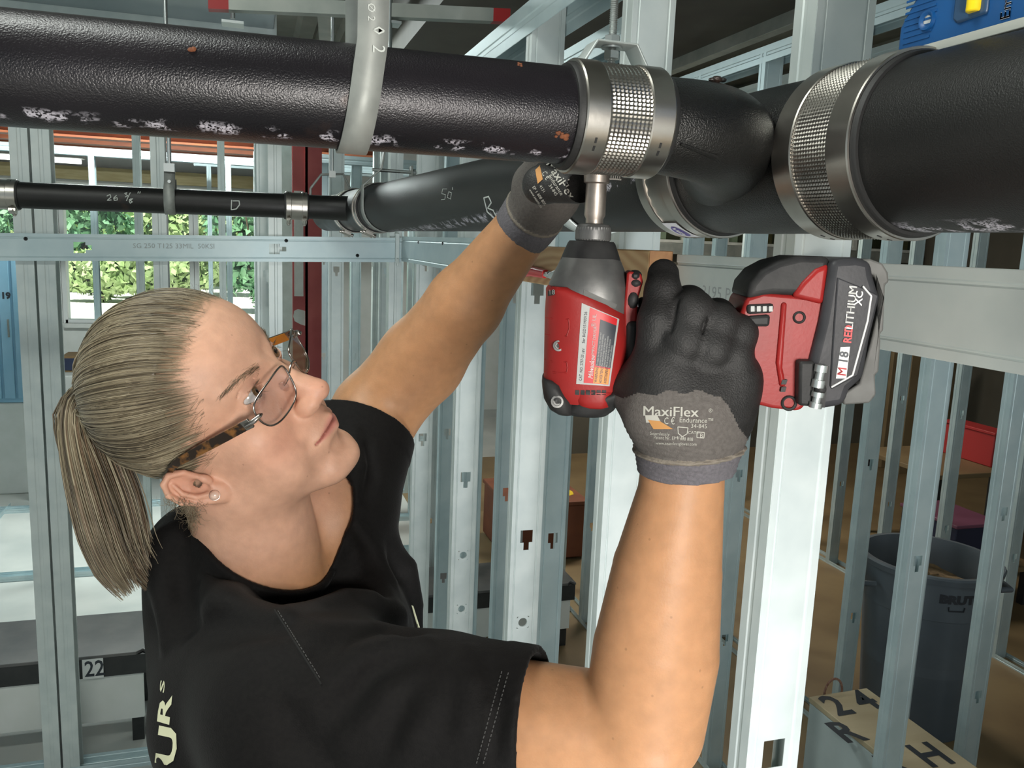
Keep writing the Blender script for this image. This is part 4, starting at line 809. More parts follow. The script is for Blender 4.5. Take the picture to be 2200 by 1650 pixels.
# ------------------------------------------------------------------ the head, in its own millimetre axes: x = her right, y = face, z = crown
HO = EYE + np.array([-.0307, .7775, -.1723]); HR = np.stack([[-.2626, -.8649, -.4277], [.7528, -.461, .4699], [-.6036, -.1986, .7721]], 1)
def h2w(q): return HO + (np.asarray(q, float) / 1000) @ HR.T
def w2h(p): return (p - HO) @ HR * 1000
def head_local(q, fine=True):
    s = q.copy(); s[:, 0] = np.abs(s[:, 0]); x, y, z = s[:, 0], s[:, 1], s[:, 2]
    d = s_ell(s, (0, 5, 54), (75, 76, 75))
    d = smin(d, s_ell(s, (0, 33, 60), (58, 55, 54)), 18)
    d = smin(d, s_ell(s, (0, 26, -14), (58, 56, 72)), 20)
    d = smin(d, s_ball(s, (41, 52, -8), 23), 20)                      # cheekbone
    d = smin(d, s_cap(s, (50, 6, -44), (17, 72, -76), 17, 15), 16)     # jaw
    d = smin(d, s_ell(s, (38, 48, -40), (22, 28, 26)), 18)             # cheek
    d = smin(d, s_ell(s, (0, 70, -42), (28, 27, 27)), 14)              # muzzle
    d = smin(d, s_ell(s, (0, 80, -79), (18, 17, 14)), 12)              # chin
    d = smin(d, s_cap(s, (13, 80, 40), (44, 60, 44), 8, 7), 10)        # brow ridge
    d = smax(d, -s_ell(s, (31, 93, 27), (17.5, 15, 12.5)), 12)             # eye socket
    d = smax(d, -s_ell(s, (10, 97, 20), (5, 12, 14)), 9)
    d = smin(d, s_cap(s, (0, 81, 30), (0, 96, 2), 8.5, 9.8), 13)        # bridge
    d = smin(d, s_ell(s, (0, 103, -9), (11, 12, 10)), 9)              # tip
    d = smin(d, s_ell(s, (12.5, 94, -13.5), (7.5, 11, 8)), 7)            # wing
    d = smax(d, -s_ell(s, (6.2, 102, -20.5), (3.6, 6, 4.0)), 2.5)      # nostril
    d = smax(d, -s_cap(s, (0, 101.5, -27), (0, 100.5, -31), 2.4, 2.8), 4)
    d = smin(d, s_cap(s, (0, 95.0, -36.5), (20, 86, -41.5), 4.6, 2.2), 3.5)   # upper lip
    d = smin(d, s_cap(s, (0, 93.5, -46.5), (18, 86, -43.5), 5.4, 2.4), 3.5)   # lower lip
    mz = -41.3 - 0.004 * x * x + 0.0
    d = smax(d, -(np.hypot((z - mz) * 1.0, np.maximum(0, 97 - 0.018 * x * x - y) * 0.16 + np.maximum(0, x - 24) * .6) - 1.1), 2.0)   # line of the mouth
    d = smax(d, -s_cap(s, (0, 97, -60), (12, 92, -59), 4.5, 3), 9)
    d = smax(d, -s_cap(s, (18, 100, -20), (30, 84, -38), 1.2, 1.0), 8)
    # lids over the eyeball, cut by an almond opening
    lid = s_ball(s, (31, 67.5, 28), 13.7); u = (x - 31) / 15.2; zz = z - 28 - 1.2 * u
    op = np.maximum(zz - 5.6 * (1 - u * u), -zz - 4.8 * (1 - u * u)); op = np.maximum(op, 70 - y)
    d = smin(d, lid, 3.5); d = smax(d, -op, 0.5)
    d = np.where((np.abs(u) < 1.15) & (y > 60), np.maximum(d, -s_ball(s, (31, 67.5, 28), 12.0)), d)
    d = smax(d, -(np.abs(ln(s - np.array([31, 68.5, 30.5])) - 15.2) + np.maximum(0, 9.5 - (z - 28)) + np.maximum(0, z - 40.5) + np.maximum(0, 66 - y) - 0.45), 1.6)  # crease of the lid
    return d
EARP = dict(c=(66, 3, 4))
def ear_local(q):
    s = q.copy(); s[:, 0] = np.abs(s[:, 0])
    a = math.radians(28); t = math.radians(24)                         # ear stands off the skull and leans back
    w = (s - np.array([67, 6, -4])) / np.array([.85, .72, .85]); ca, sa = math.cos(a), math.sin(a)
    X = w[:, 0] * ca - (-w[:, 1]) * sa; Yb = w[:, 0] * sa + (-w[:, 1]) * ca; Z = w[:, 2]     # X off the skull, Yb backward
    ct, st = math.cos(t), math.sin(t); Y2 = Yb * ct - Z * st * 1.0; Z2 = Yb * st + Z * ct
    Y2, Z2 = Yb * ct - (Z) * st + 0, Yb * st + Z * ct
    L = np.stack([X, Y2, Z2], 1)
    d = s_ell(L, (3, 13, 8), (5, 17, 28)); d = smin(d, s_ell(L, (2.5, 6, -21), (4.5, 9, 10)), 6)
    d = smax(d, -s_ell(L, (10, 13, 13), (7.5, 12.5, 20)), 3)
    d = smax(d, -s_ell(L, (6, 7, -1), (8, 9, 11)), 3)
    rim = [(3, -2, 6), (5, -1, 20), (7, 8, 32), (8, 18, 33), (8.5, 27, 24), (8.5, 29, 10), (7.5, 24, -6), (5, 16, -18), (3.5, 8, -26)]
    d = smin(d, s_chain(L, rim, [2.2, 2.6, 3.0, 3.2, 3.2, 3.0, 2.6, 2.6, 3.5], 1.5), 2.2)
    d = smin(d, s_chain(L, [(5, 16, 24), (7, 20, 12), (6.5, 18, -2), (5, 11, -11)], [2.0, 2.6, 2.6, 2.2], 1.5), 2.6)     # inner fold
    d = smin(d, s_ell(L, (5, -3, -2), (3.6, 4.5, 7)), 3)                                                                  # tragus
    return d * 0.75
NECK0 = h2w((0, 4, -18)); NECK1 = P(574, 1245, .80)
NBASE = P(600, 1390, .80)
RS, RE, RW = P(655, 1510, .665), P(1385, 1562, .600), P(1472, 985, .585)
LS, LE, LW = P(705, 1115, .87), P(905, 775, .94), P(1145, 462, .83)
def arm_r(p):
    d = s_chain(p, [RS, P(1000, 1545, .632), P(1335, 1585, .607)], [.056, .049, .0445])
    fa = s_chain(p, [P(1383, 1552, .597), P(1408, 1400, .596), P(1432, 1230, .593), P(1462, 1060, .588), P(1472, 930, .585)], [.0430, .0445, .0385, .0300, .0275])
    return smin(d, fa, .007)
def arm_l(p):
    return s_chain(p, [LS, P(806, 888, .95), LE, P(1000, 652, .895), LW, P(1180, 415, .80)], [.058, .0475, .0470, .0395, .0262, .025], .012)
HC = h2w((0, 10, 5)); ALC = (LS + LW) / 2; ARC = (RS + RW) / 2
def body_f(p):
    D = np.full(len(p), 1.0)
    m = ln(p - HC) < .20; D[~m] = np.minimum(D[~m], ln(p[~m] - HC) - .165)
    if m.any():
        q = w2h(p[m]); d = head_local(q); d = smin(d, ear_local(q), 3.0) / 1000.0
        D[m] = d
    nd = s_cap(p, NECK0, NECK1, .0545, .0555); D = smin(D, nd, .020)
    # collarbone strap muscle
    D = smin(D, s_cap(p, h2w((52, -12, -34)), P(628, 1225, .775), .010, .006), .016)
    D = smin(D, s_cap(p, NBASE, P(640, 1560, .80), .058, .075), .012)
    D = smin(D, s_cap(p, NBASE, RS, .035, .05), .012); D = smin(D, s_cap(p, NBASE, LS, .035, .05), .012)
    D = smin(D, np.minimum(arm_r(p), arm_l(p)), .012)
    return D
SK = mat('skin', (0.56, 0.33, 0.22), 0.48, 0, None, 30, 0.10, 650, sss=0.12, spec=0.35)
HL = np.array([(-70, -66), (-45, -40), (-20, -6), (-2, 14), (8, 24), (24, 31), (44, 41), (62, 53), (78, 57), (92, 68), (106, 78), (125, 62), (150, 40)], float)   # hairline: z, y
def hair_edge(q):        # > 0 where hair grows
    x, y, z = np.abs(q[:, 0]), q[:, 1], q[:, 2]
    yb = np.interp(z, HL[:, 0], HL[:, 1]) - 0.0016 * np.maximum(0, x - 8) ** 2 * np.clip((z - 66) / 22, 0, 1)
    return np.minimum(yb - y, z + 62 + np.maximum(0, y) * .6)
def skin_tint(pos):
    q = w2h(pos); x = np.abs(q[:, 0]); y, z = q[:, 1], q[:, 2]; n = len(pos); base = np.tile(np.array([0.44, 0.225, 0.112]), (n, 1))
    head = (ln(pos - HC) < .19)
    face = np.array([0.62, 0.355, 0.245]); hw = np.clip((.17 - ln(pos - HC)) / .05, 0, 1)[:, None]; base = base * (1 - hw) + face * hw
    def blend(mask, c): nonlocal base; mask = (mask * head)[:, None]; base = base * (1 - mask) + np.array(c) * mask
    g = lambda c, r: np.exp(-(((q - np.array(c)) / np.array(r)) ** 2).sum(1)); gx = lambda c, r: np.exp(-(((np.stack([x, y, z], 1) - np.array(c)) / np.array(r)) ** 2).sum(1))
    blend(0.45 * gx((44, 66, -16), (22, 30, 18)), (0.58, 0.24, 0.165)); blend(0.5 * g((0, 108, -8), (16, 22, 16)), (0.58, 0.25, 0.17))
    blend(0.5 * gx((70, -8, 8), (16, 26, 36)) * (x > 62), (0.56, 0.22, 0.15))
    lip = np.clip(1.5 - np.hypot((z + 41.3 + .004 * x * x) / np.maximum(.6, 7.6 * (1 - (x / 26) ** 2)), 0) * 1.35, 0, 1) * (x < 25) * (y > 80); blend(0.85 * lip, (0.50, 0.18, 0.15))
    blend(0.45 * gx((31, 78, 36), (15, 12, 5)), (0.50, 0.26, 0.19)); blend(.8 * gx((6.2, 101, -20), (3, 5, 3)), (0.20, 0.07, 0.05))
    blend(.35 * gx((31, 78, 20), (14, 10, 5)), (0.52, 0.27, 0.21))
    he = hair_edge(q) + 2.5 * np.sin(z * 1.9 + y * .7) + 1.5 * np.sin(z * 4.7); blend(.80 * np.clip((he + 5) / 15, 0, 1) ** 1.3 * (z > -60) * ~((x > 58) & (y > -26) & (y < 26) & (z > -36) & (z < 34)), (0.20, 0.145, 0.085))
    return base
def use_tint(m):
    N = m.node_tree.nodes; L = m.node_tree.links; a = N.new('ShaderNodeVertexColor'); a.layer_name = 'tint'; b = N['Principled BSDF']
    t = N.new('ShaderNodeTexCoord'); n = N.new('ShaderNodeTexNoise'); n.inputs['Scale'].default_value = 90; n.inputs['Detail'].default_value = 6; L.new(t.outputs['Object'], n.inputs['Vector'])
    r = N.new('ShaderNodeMapRange'); r.inputs[1].default_value = .3; r.inputs[2].default_value = .7; r.inputs[3].default_value = .90; r.inputs[4].default_value = 1.06; L.new(n.outputs[0], r.inputs[0])
    fr = N.new('ShaderNodeTexVoronoi'); fr.inputs['Scale'].default_value = 55; L.new(t.outputs['Object'], fr.inputs['Vector']); fm = N.new('ShaderNodeMapRange'); fm.inputs[1].default_value = .03; fm.inputs[2].default_value = .07; fm.inputs[3].default_value = .72; fm.inputs[4].default_value = 1; L.new(fr.outputs['Distance'], fm.inputs[0])
    k = N.new('ShaderNodeMath'); k.operation = 'MULTIPLY'; L.new(r.outputs[0], k.inputs[0]); L.new(fm.outputs[0], k.inputs[1])
    mx = N.new('ShaderNodeMix'); mx.data_type = 'RGBA'; mx.blend_type = 'MULTIPLY'; mx.inputs[0].default_value = 1; L.new(a.outputs[0], mx.inputs[6]); L.new(k.outputs[0], mx.inputs[7]); L.new(mx.outputs[2], b.inputs['Base Color'])
use_tint(SK)
woman = thing('person', 'woman in black t-shirt and glasses, blond ponytail, looking up while driving a coupling', 'person', (float(P(600, 2300, .8)[0]), float(P(600, 2300, .8)[1]), 0.0))
HB = 0.00125
bp_, bf_ = sdf_mesh(body_f, (-.32, .25, 1.38), (.36, 1.30, 2.10), HB)
np_obj('body', bp_, bf_, SK, woman, tint=skin_tint(bp_)); BODY = np_bvh(bp_, bf_)
# ------------------------------------------------------------------ eyes
G['eyew'] = mat('eye_white', (0.50, 0.47, 0.45), 0.15, coat=0.4); G['iris'] = mat('brown_iris', (0.10, 0.055, 0.025), 0.15, 0, (0.16, 0.09, 0.04), 900, coat=1); G['pupil'] = mat('pupil', (0.004, 0.004, 0.004), 0.05, coat=1)
gaze_t = P(1330, 330, .58)
for sx in (1, -1):
    c = h2w((31 * sx, 67.5, 28)); gz = nz(gaze_t - c) * .55 + HR[:, 1] * .45; gz = nz(gz); b = B(); n = 40
    cr = .0056; r = .0119
    prof = [(math.sqrt(max(0, r * r - q * q)), q) for q in np.linspace(r * .999, cr, 14)]
    prof = [(-math.sqrt(max(0, r * r - q * q)), q) for q in np.linspace(.0004, r * .999, 14)] + prof
    b.lathe(prof, c, gz, n, True, 0); eb = obj('eyeball', b, G['eyew'], woman, smooth=80)
    b = B(); z0 = math.sqrt(r * r - cr * cr); b.lathe([(z0, cr), (z0 + .0006, .0046), (z0 + .0011, .0034), (z0 + .0013, .0022)], c, gz, 32); obj('iris', b, G['iris'], eb)
    b = B(); b.lathe([(z0 + .0013, .0023), (z0 + .0017, .0012), (z0 + .0018, .0001)], c, gz, 24); obj('pupil', b, G['pupil'], eb)
# ------------------------------------------------------------------ hair: pulled back from the face into a ponytail
G['hair'] = [mat('ash_hair_%d' % i, c, 0.42, 0, c2, 60, spec=0.5) for i, (c, c2) in enumerate([((0.055, 0.042, 0.026), (0.085, 0.066, 0.040)), ((0.135, 0.105, 0.065), (0.18, 0.145, 0.09)), ((0.25, 0.205, 0.135), (0.32, 0.27, 0.18)), ((0.12, 0.078, 0.045), (0.17, 0.115, 0.07))])]
TAIL = (0, -71, 70)
def cap_thick(q): return 0.3 + 4.4 * np.clip((hair_edge(q) - 12) / 36, 0, 1)
def hair_local(q):
    d = head_local(q) - cap_thick(q); e = hair_edge(q); return smax(d, -(e - 24) * .8, 1.0)
def skull_hit(dirs, off, c=(0, 0, 45)):     # points on the scalp along directions from the skull's middle
    c = np.asarray(c, float); t = np.full(len(dirs), 112.0)
    for _ in range(15):
        p = c + dirs * t[:, None]; t -= (head_local(p) - off) * .9
    return c + dirs * t[:, None]
hp_, hf_ = sdf_mesh(lambda p: hair_local(w2h(p)) / 1000, (-.24, .55, 1.50), (.12, 1.0, 1.92), 0.0018)
np_obj('hair', hp_, hf_, G['hair'][1], woman)
hair_root = bpy.data.objects['hair']
def strand_mesh(paths, rad, mi, name, parent, k=4):      # many tapering strands in one mesh
    n, m, _ = paths.shape; T = np.gradient(paths, axis=1); T /= np.linalg.norm(T, axis=2, keepdims=True) + 1e-12
    u = np.cross(T, np.array([.31, .52, .79])); u /= np.linalg.norm(u, axis=2, keepdims=True) + 1e-12; w = np.cross(T, u)
    th = np.linspace(0, 2 * PI, k, endpoint=False); r = rad[:, :, None, None]
    V = (paths[:, :, None, :] + r * (np.cos(th)[None, None, :, None] * u[:, :, None, :] + np.sin(th)[None, None, :, None] * w[:, :, None, :])).reshape(-1, 3)
    i = np.arange(n)[:, None, None] * m * k + np.arange(m - 1)[None, :, None] * k; j = np.arange(k)[None, None, :]; j2 = (j + 1) % k
    Fq = np.stack([i + j, i + j2, i + k + j2, i + k + j], -1).reshape(-1, 4)
    o = np_obj(name, V, Fq, G['hair'], parent, mi=np.repeat(mi, (m - 1) * k)); return o
# strands over the scalp: from the hairline and from all over, along the skull to the tie
N1 = 4300; c0 = np.array([0, 0, 45.0]); tl = nz(np.array(TAIL) - c0)
cand = rng.normal(size=(26000, 3)); cand /= np.linalg.norm(cand, axis=1, keepdims=True); pts = skull_hit(cand, 0.0); e = hair_edge(pts)
near = np.where((e > -5 + 8 * rng.random(len(e)) ** 2) & (e < 30))[0][:3100]; rest = np.where(e > 30)[0][:N1 - 3100]; sel = np.concatenate([near, rest]); d0 = cand[sel]; e0 = e[sel]; M = 15
ts = np.linspace(0, 1, M); om = np.arccos(np.clip(d0 @ tl, -1, 1)); so = np.sin(om)[:, None]
D = (np.sin((1 - ts)[None] * om[:, None]) / so)[:, :, None] * d0[:, None] + (np.sin(ts[None] * om[:, None]) / so)[:, :, None] * tl
D = D + 0.05 * np.sin(ts * PI)[None, :, None] * np.array([0, 0, -1.0]) * (d0[:, 2:3] < .3)[:, :, None]
D /= np.linalg.norm(D, axis=2, keepdims=True); jit = rng.uniform(-.2, 1.4, len(sel))
flat = D.reshape(-1, 3); hit = skull_hit(flat, 0.0); off = (cap_thick(hit).reshape(len(sel), M) - 0.15 + (jit[:, None] + .25) * np.sin(np.clip(ts * 5 + .2, 0, 1) * PI / 2)[None])
off = off + (rng.random(len(sel)) < .06)[:, None] * np.sin(ts * PI)[None] * rng.uniform(0, 3.0, len(sel))[:, None]
hit = skull_hit(flat, off.reshape(-1)).reshape(len(sel), M, 3)
lim = (e0 < 10); rad = np.where(lim, .26, .5)[:, None] * rng.uniform(.55, 1.25, len(sel))[:, None] * (np.interp(ts, [0, .12, .8, 1], [.25, .8, 1, 1]))[None] / 1000
pw = HO + (hit / 1000) @ HR.T
strand_mesh(pw, rad, rng.choice([0, 1, 2, 2], len(sel), p=[.22, .30, .24, .24]), 'hair_strand', hair_root)['kind'] = 'stuff'
# ponytail
def tail_paths(n, cl, wid, seedscale=1.0, depth_w=.018, m=22):
    t = np.linspace(0, 1, m); cl = np.asarray(cl, float); tk = np.linspace(0, 1, len(cl)); C = np.stack([np.interp(t, tk, cl[:, i]) for i in range(3)], 1); wv = np.interp(t, tk, wid)
    for _ in range(4): C[1:-1] = (C[:-2] + 2 * C[1:-1] + C[2:]) / 4
    a = rng.uniform(0, 2 * PI, n); r = np.sqrt(rng.uniform(0, 1, n)); ux, uz = r * np.cos(a), r * np.sin(a); out = np.zeros((n, m, 3)); ph = rng.uniform(0, 6.28, (n, 2)); T = np.gradient(C[:, :2], axis=0); T /= np.linalg.norm(T, axis=1, keepdims=True); Nn = np.stack([-T[:, 1], T[:, 0]], 1)
    end = rng.uniform(.82, 1.0, n)
    for i in range(n):
        te = t * end[i]; Ci = np.stack([np.interp(te, t, C[:, k]) for k in range(3)], 1); wi = np.interp(te, t, wv); Ni = np.stack([np.interp(te, t, Nn[:, k]) for k in range(2)], 1)
        s = (ux[i] + .10 * np.sin(3 * te + ph[i, 0]) * te) * wi + rng.normal() * 1.5 * te
        px = Ci[:, 0] + Ni[:, 0] * s; py = Ci[:, 1] + Ni[:, 1] * s; dd = Ci[:, 2] + uz[i] * depth_w * (wi / wv.max()) + .003 * np.sin(4 * te + ph[i, 1]) * te
        q = np.stack([(px - CX) / F * dd, (py - CY) / F * dd, dd], 1); out[i] = q @ CAMX.T + EYE
    return out
tb = proj(h2w(TAIL)); dt = tb[2]
A1 = tail_paths(620, [(tb[0] + 30, tb[1] + 4, dt - .004), (175, 835, dt - .004), (150, 880, dt - .006), (160, 960, dt - .008), (186, 1060, dt - .008), (212, 1150, dt - .006), (238, 1220, dt - .004), (282, 1278, dt)], [26, 30, 30, 36, 44, 48, 44, 26])
A2 = tail_paths(560, [(tb[0] + 34, tb[1] + 8, dt), (200, 850, dt), (195, 905, dt + .004), (222, 980, dt + .008), (258, 1070, dt + .012), (280, 1150, dt + .014), (292, 1210, dt + .014), (335, 1262, dt + .012)], [26, 32, 40, 48, 50, 44, 36, 24])
A3 = tail_paths(160, [(tb[0] + 30, tb[1] + 10, dt), (150, 870, dt), (190, 960, dt + .004), (240, 1090, dt + .006), (265, 1180, dt + .006), (300, 1240, dt + .006)], [30, 56, 70, 74, 70, 70], depth_w=.026)
Pt = np.concatenate([A1, A2, A3]); n = len(Pt); tt = np.linspace(0, 1, Pt.shape[1]); rad = rng.uniform(.00045, .0010, n)[:, None] * np.interp(tt, [0, .1, .6, 1], [.9, 1, .85, .22])[None]
mi = np.concatenate([rng.choice([0, 1, 2, 3], 620, p=[.10, .40, .34, .16]), rng.choice([0, 1, 2, 3], 560, p=[.26, .26, .08, .40]), rng.choice([0, 1, 2, 3], 160, p=[.1, .4, .3, .2])])
strand_mesh(Pt, rad, mi, 'ponytail', woman)['kind'] = 'stuff'
b = B(); c = h2w(TAIL) ; b.lathe([(-.004, .0105 * math.cos(a) * 0 + .0125 + .003 * math.cos(a)) if False else (.0045 * math.sin(a), .0135 + .003 * math.cos(a)) for a in np.linspace(0, 2 * PI, 12)], c + np.array(HR[:, 1]) * -.004, -HR[:, 1] + HR[:, 2] * .1, 32); obj('hair_tie', b, G['hair'][0], woman)
# fine loose hairs: crown fuzz, nape curls, brows
def loose(n, fstart, fdir, L, name, rad=.00016, curl=.25, mis=(1, 2), parent=None, m=9):
    out = np.zeros((n, m, 3))
    for i in range(n):
        p = np.asarray(fstart(i), float); d = nz(fdir(p, i)); ax = nz(rng.normal(size=3)); l = L * rng.uniform(.5, 1.2)
        for j in range(m):
            out[i, j] = p; p = p + d * l / m; a = curl * rng.uniform(.3, 1.2); d = nz(d + np.cross(ax, d) * a)
    pw = HO + (out / 1000) @ HR.T; tt = np.linspace(0, 1, m)
    o = strand_mesh(pw, np.full((n, 1), rad) * np.interp(tt, [0, 1], [1, .3])[None], rng.choice(mis, n), name, parent or hair_root, 3); o['kind'] = 'stuff'; return o
s1 = pts[np.where((e > -2) & (e < 12) & (pts[:, 2] > 70))[0]]
loose(90, lambda i: s1[rng.integers(len(s1))], lambda p, i: np.array([p[0] * .01, -.5, .75]) + rng.normal(size=3) * .3, 16, 'flyaway_hair')
s2 = pts[np.where((pts[:, 2] < -25) & (pts[:, 1] < -5) & (pts[:, 2] > -62) & (pts[:, 0] > 20))[0]]
cpx = [(x, y) for x in range(352, 432, 4) for y in range(1068, 1128, 4) if y > 1060 + (x - 350) * .25]
s2 = np.array([w2h(h[None])[0] for h in (cast(BODY, x, y) for x, y in cpx) if h is not None and ln(h - HC) < .17])
loose(230, lambda i: s2[rng.integers(len(s2))] + rng.normal(size=3) * 2, lambda p, i: np.array([.5, -.3, -.7]) + rng.normal(size=3) * .5, 17, 'nape_curl', .00017, .5, (1, 2, 2))
s3 = pts[np.where((e > -6) & (e < 5) & (pts[:, 2] < 60) & (pts[:, 2] > -4))[0]]
loose(220, lambda i: s3[rng.integers(len(s3))] + (0, 3, 0), lambda p, i: np.array([.12 * np.sign(p[0]), -1, -.25]) + rng.normal(size=3) * .22, 20, 'temple_hair', .00009, .10, (2, 2, 1))
def brow_pts(i):
    sx = 1 if i % 2 else -1; u = rng.random(); x = 17 + 36 * u; z = 42 + 6.5 * math.sin(min(1, u * 1.25) * 1.7) + rng.normal() * (1.9 - 1.1 * u); d = nz(np.array([sx * x / 60, 1, 0])); p = np.array([sx * x, 110.0, z])
    for _ in range(30): p = p - np.array([0, 1, 0]) * float(head_local(p[None])[0]) * .8
    return p
loose(620, brow_pts, lambda p, i: np.array([np.sign(p[0]) * 1.0, .05 - .012 * abs(p[0]), .55 - .016 * abs(p[0])]) + rng.normal(size=3) * .12, 7.5, 'eyebrow', .00011, .06, (3, 3, 2), woman, 5)
def lash(i):
    sx = 1 if i % 2 else -1; up = (i // 2) % 3 > 0; u = rng.uniform(-.9, .85); x = 31 + 14.6 * u; z = 28 + 1.2 * u + (5.6 if up else -4.8) * (1 - u * u); r = 13.7; y = 67.5 + math.sqrt(max(1, r * r - (x - 31) ** 2 - (z - 28) ** 2))
    return np.array([sx * x, y + .2, z + (.3 if up else -.3)])
loose(110, lash, lambda p, i: np.array([np.sign(p[0]) * (abs(p[0]) - 31) / 12, 1.0, .55 if (i // 2) % 3 > 0 else -.7]), 5.5, 'eyelash', .00012, .12, (0,), woman, 5)
# ------------------------------------------------------------------ glasses
G['wire'] = mat('steel_wire', (0.42, 0.38, 0.35), 0.22, 1.0); G['tort'] = mat('tortoiseshell', (0.018, 0.009, 0.005), 0.18, 0, (0.20, 0.085, 0.02), 130, coat=0.6, contrast=(0.48, 0.66), stretch=(1, 1, 1)); G['amber'] = mat('amber_lining', (0.55, 0.22, 0.03), 0.3)
G['lens'] = clear('spectacle_lens', (0.95, 0.94, 0.95))
GA = math.radians(2.6); GR = np.array([[math.cos(GA), -math.sin(GA), 0], [math.sin(GA), math.cos(GA), 0], [0, 0, 1]])     # the spectacles sit a little askew
def hl(pts): return [h2w(np.array([0, 40, 5.0]) + GR.T @ (np.asarray(p, float) - np.array([0, 40, 0.]))) for p in pts]
gl = bpy.data.objects.new('glasses', None); COL.objects.link(gl); gl.parent = woman; gl.location = h2w((0, 95, 20)) - np.array(woman.location)
LENS = [(-1.0, .55), (-.93, .88), (-.6, 1.0), (0, 1.0), (.6, .98), (.93, .80), (1.0, .35), (.97, -.2), (.80, -.72), (.45, -.97), (0, -1.0), (-.45, -.98), (-.80, -.80), (-.95, -.3)]
def lens_loop(sx, n=56, s=1.0):
    L = np.array(LENS + LENS[:1]); t = np.linspace(0, len(LENS), n, endpoint=False); u = np.interp(t, range(len(L)), L[:, 0]); v = np.interp(t, range(len(L)), L[:, 1])
    for _ in range(3): u = (np.roll(u, 1) + 2 * u + np.roll(u, -1)) / 4; v = (np.roll(v, 1) + 2 * v + np.roll(v, -1)) / 4
    x = 34 + 25.5 * u * s; z = 13 + 16 * v * s; y = 102.5 - .0042 * x * x * 1.0 - (13 - z) * .14 - 2
    return np.stack([sx * x, y, z], 1)
for sx in (1, -1):
    lp_ = lens_loop(sx); b = B(); b.tube(hl(lp_), .00085, 8, loop=True); rim = obj('lens_rim', b, G['wire'], gl, smooth=60)
    b = B(); q = lens_loop(sx, 56, .985); c = q.mean(0) + (0, 1.0, 0); f0 = np.array(hl(q + np.array([0, .6, 0]))); f1 = np.array(hl(q - np.array([0, .6, 0])))
    b.rings([f0, f1], True); obj('lens', b, G['lens'], rim, smooth=30)
    b = B(); b.ball(hl([(sx * 11.5, 91, 9)])[0], (.0022, .004, .005), 12, HR); obj('nose_pad', b, G['lens'], rim); b = B(); b.tube(hl([(sx * 12, 92, 10), (sx * 13, 96, 12), (sx * 10.5, 101, 15)]), .0005, 6); obj('pad_arm', b, G['wire'], rim)
    # hinge block and temple arm
    a0 = np.array([sx * 58.5, 84, 22]); a1 = np.array([sx * 66, 72, 21.5])
    b = B(); b.tube(hl([(sx * 58, 91, 17), (sx * 61, 90, 18), (sx * 64.5, 86, 18), (sx * 66, 78, 18)]), [.0012, .0028, .0036, .0040], 8, flat=.7); b.box(hl([(sx * 66.3, 79, 18)])[0], (.0022, .009, .009), HR); obj('hinge', b, G['wire'], gl, bevel=.0004)
    arm = [(sx * 67, 76, 18), (sx * 71, 52, 18.5), (sx * 75, 30, 19), (sx * 78, 12, 19), (sx * 79, 2, 16), (sx * 77, -8, 7), (sx * 74, -14, -4)]
    b = B(); R = []
    hs = [4.2, 4.4, 4.0, 3.4, 3.0, 2.6, 2.0]
    for p, hh_ in zip(arm, hs): R.append(hl([np.array(p) + (sx * dx, 0, dz) for dx, dz in ((-.9, -hh_), (.9, -hh_), (1.1, 0), (.9, hh_), (-.9, hh_), (-1.1, 0))]))
    b.rings(R); tm = obj('temple_arm', b, G['tort'], gl, smooth=50)
    b = B(); R = []
    for p, hh_ in list(zip(arm, hs))[:4]: R.append(hl([np.array(p) + (sx * dx, 0, dz) for dx, dz in ((-1.5, -hh_ * .93), (-.9, -hh_ * .93), (-.9, hh_ * .93), (-1.5, hh_ * .93))]))
    b.rings(R); obj('temple_lining', b, G['amber'], tm, smooth=50)
b = B(); b.tube(hl([(-8.6, 101.5, 17), (-5, 103, 19.5), (0, 103.6, 20.3), (5, 103, 19.5), (8.6, 101.5, 17)]), .0009, 8); obj('bridge', b, G['wire'], gl)
G['pearl'] = mat('pearl', (0.72, 0.50, 0.40), 0.18, 0.1, coat=0.8, spec=0.8)
ep = march(body_f, 461, 1064); b = B(); b.ball(ep + nz(EYE - ep) * .0025, .0042, 20); ea = obj('pearl_earring', b, G['pearl'], woman); b = B(); b.lathe([(0, .0046), (.001, .0044), (.0012, .003)], ep, EYE - ep, 20); obj('earring_setting', b, G['wire'], ea)
# ------------------------------------------------------------------ t-shirt
G['cloth'] = mat('black_cotton', (0.0042, 0.0038, 0.0038), 0.8, 0, (0.0064, 0.0058, 0.0056), 300, 0.25, 900, spec=0.18); G['cloth'].node_tree.nodes['Principled BSDF'].inputs['Sheen Weight'].default_value = 0.03; G['cloth'].node_tree.nodes['Principled BSDF'].inputs['Sheen Roughness'].default_value = 0.4; G['cream'] = mat('cream_print', (0.62, 0.62, 0.42), 0.7)
LAT = nz(LS - RS); T1 = P(650, 1400, .80); T2 = P(715, 1780, .81); T3 = P(800, 2400, .84); TU = nz(T1 - T3); LAT2 = nz(np.array([.30, .93, .1])); FW = nz(np.cross(LAT2, -TU)); LAT2 = nz(np.cross(TU, FW) * -1) 
TRT = np.stack([LAT2, FW, TU], 1)
KC = P(572, 1170, .792); KA = CAMX @ nz([.86, .50, .10]); KB = CAMX @ nz([-.10, .30, -.95]); KB = nz(KB - KA * (KA @ KB)); KN = nz(np.cross(KA, KB)); KN = KN if KN[2] > 0 else -KN
SRE, SLE = P(1150, 1558, .612), P(775, 925, .93)        # sleeve ends
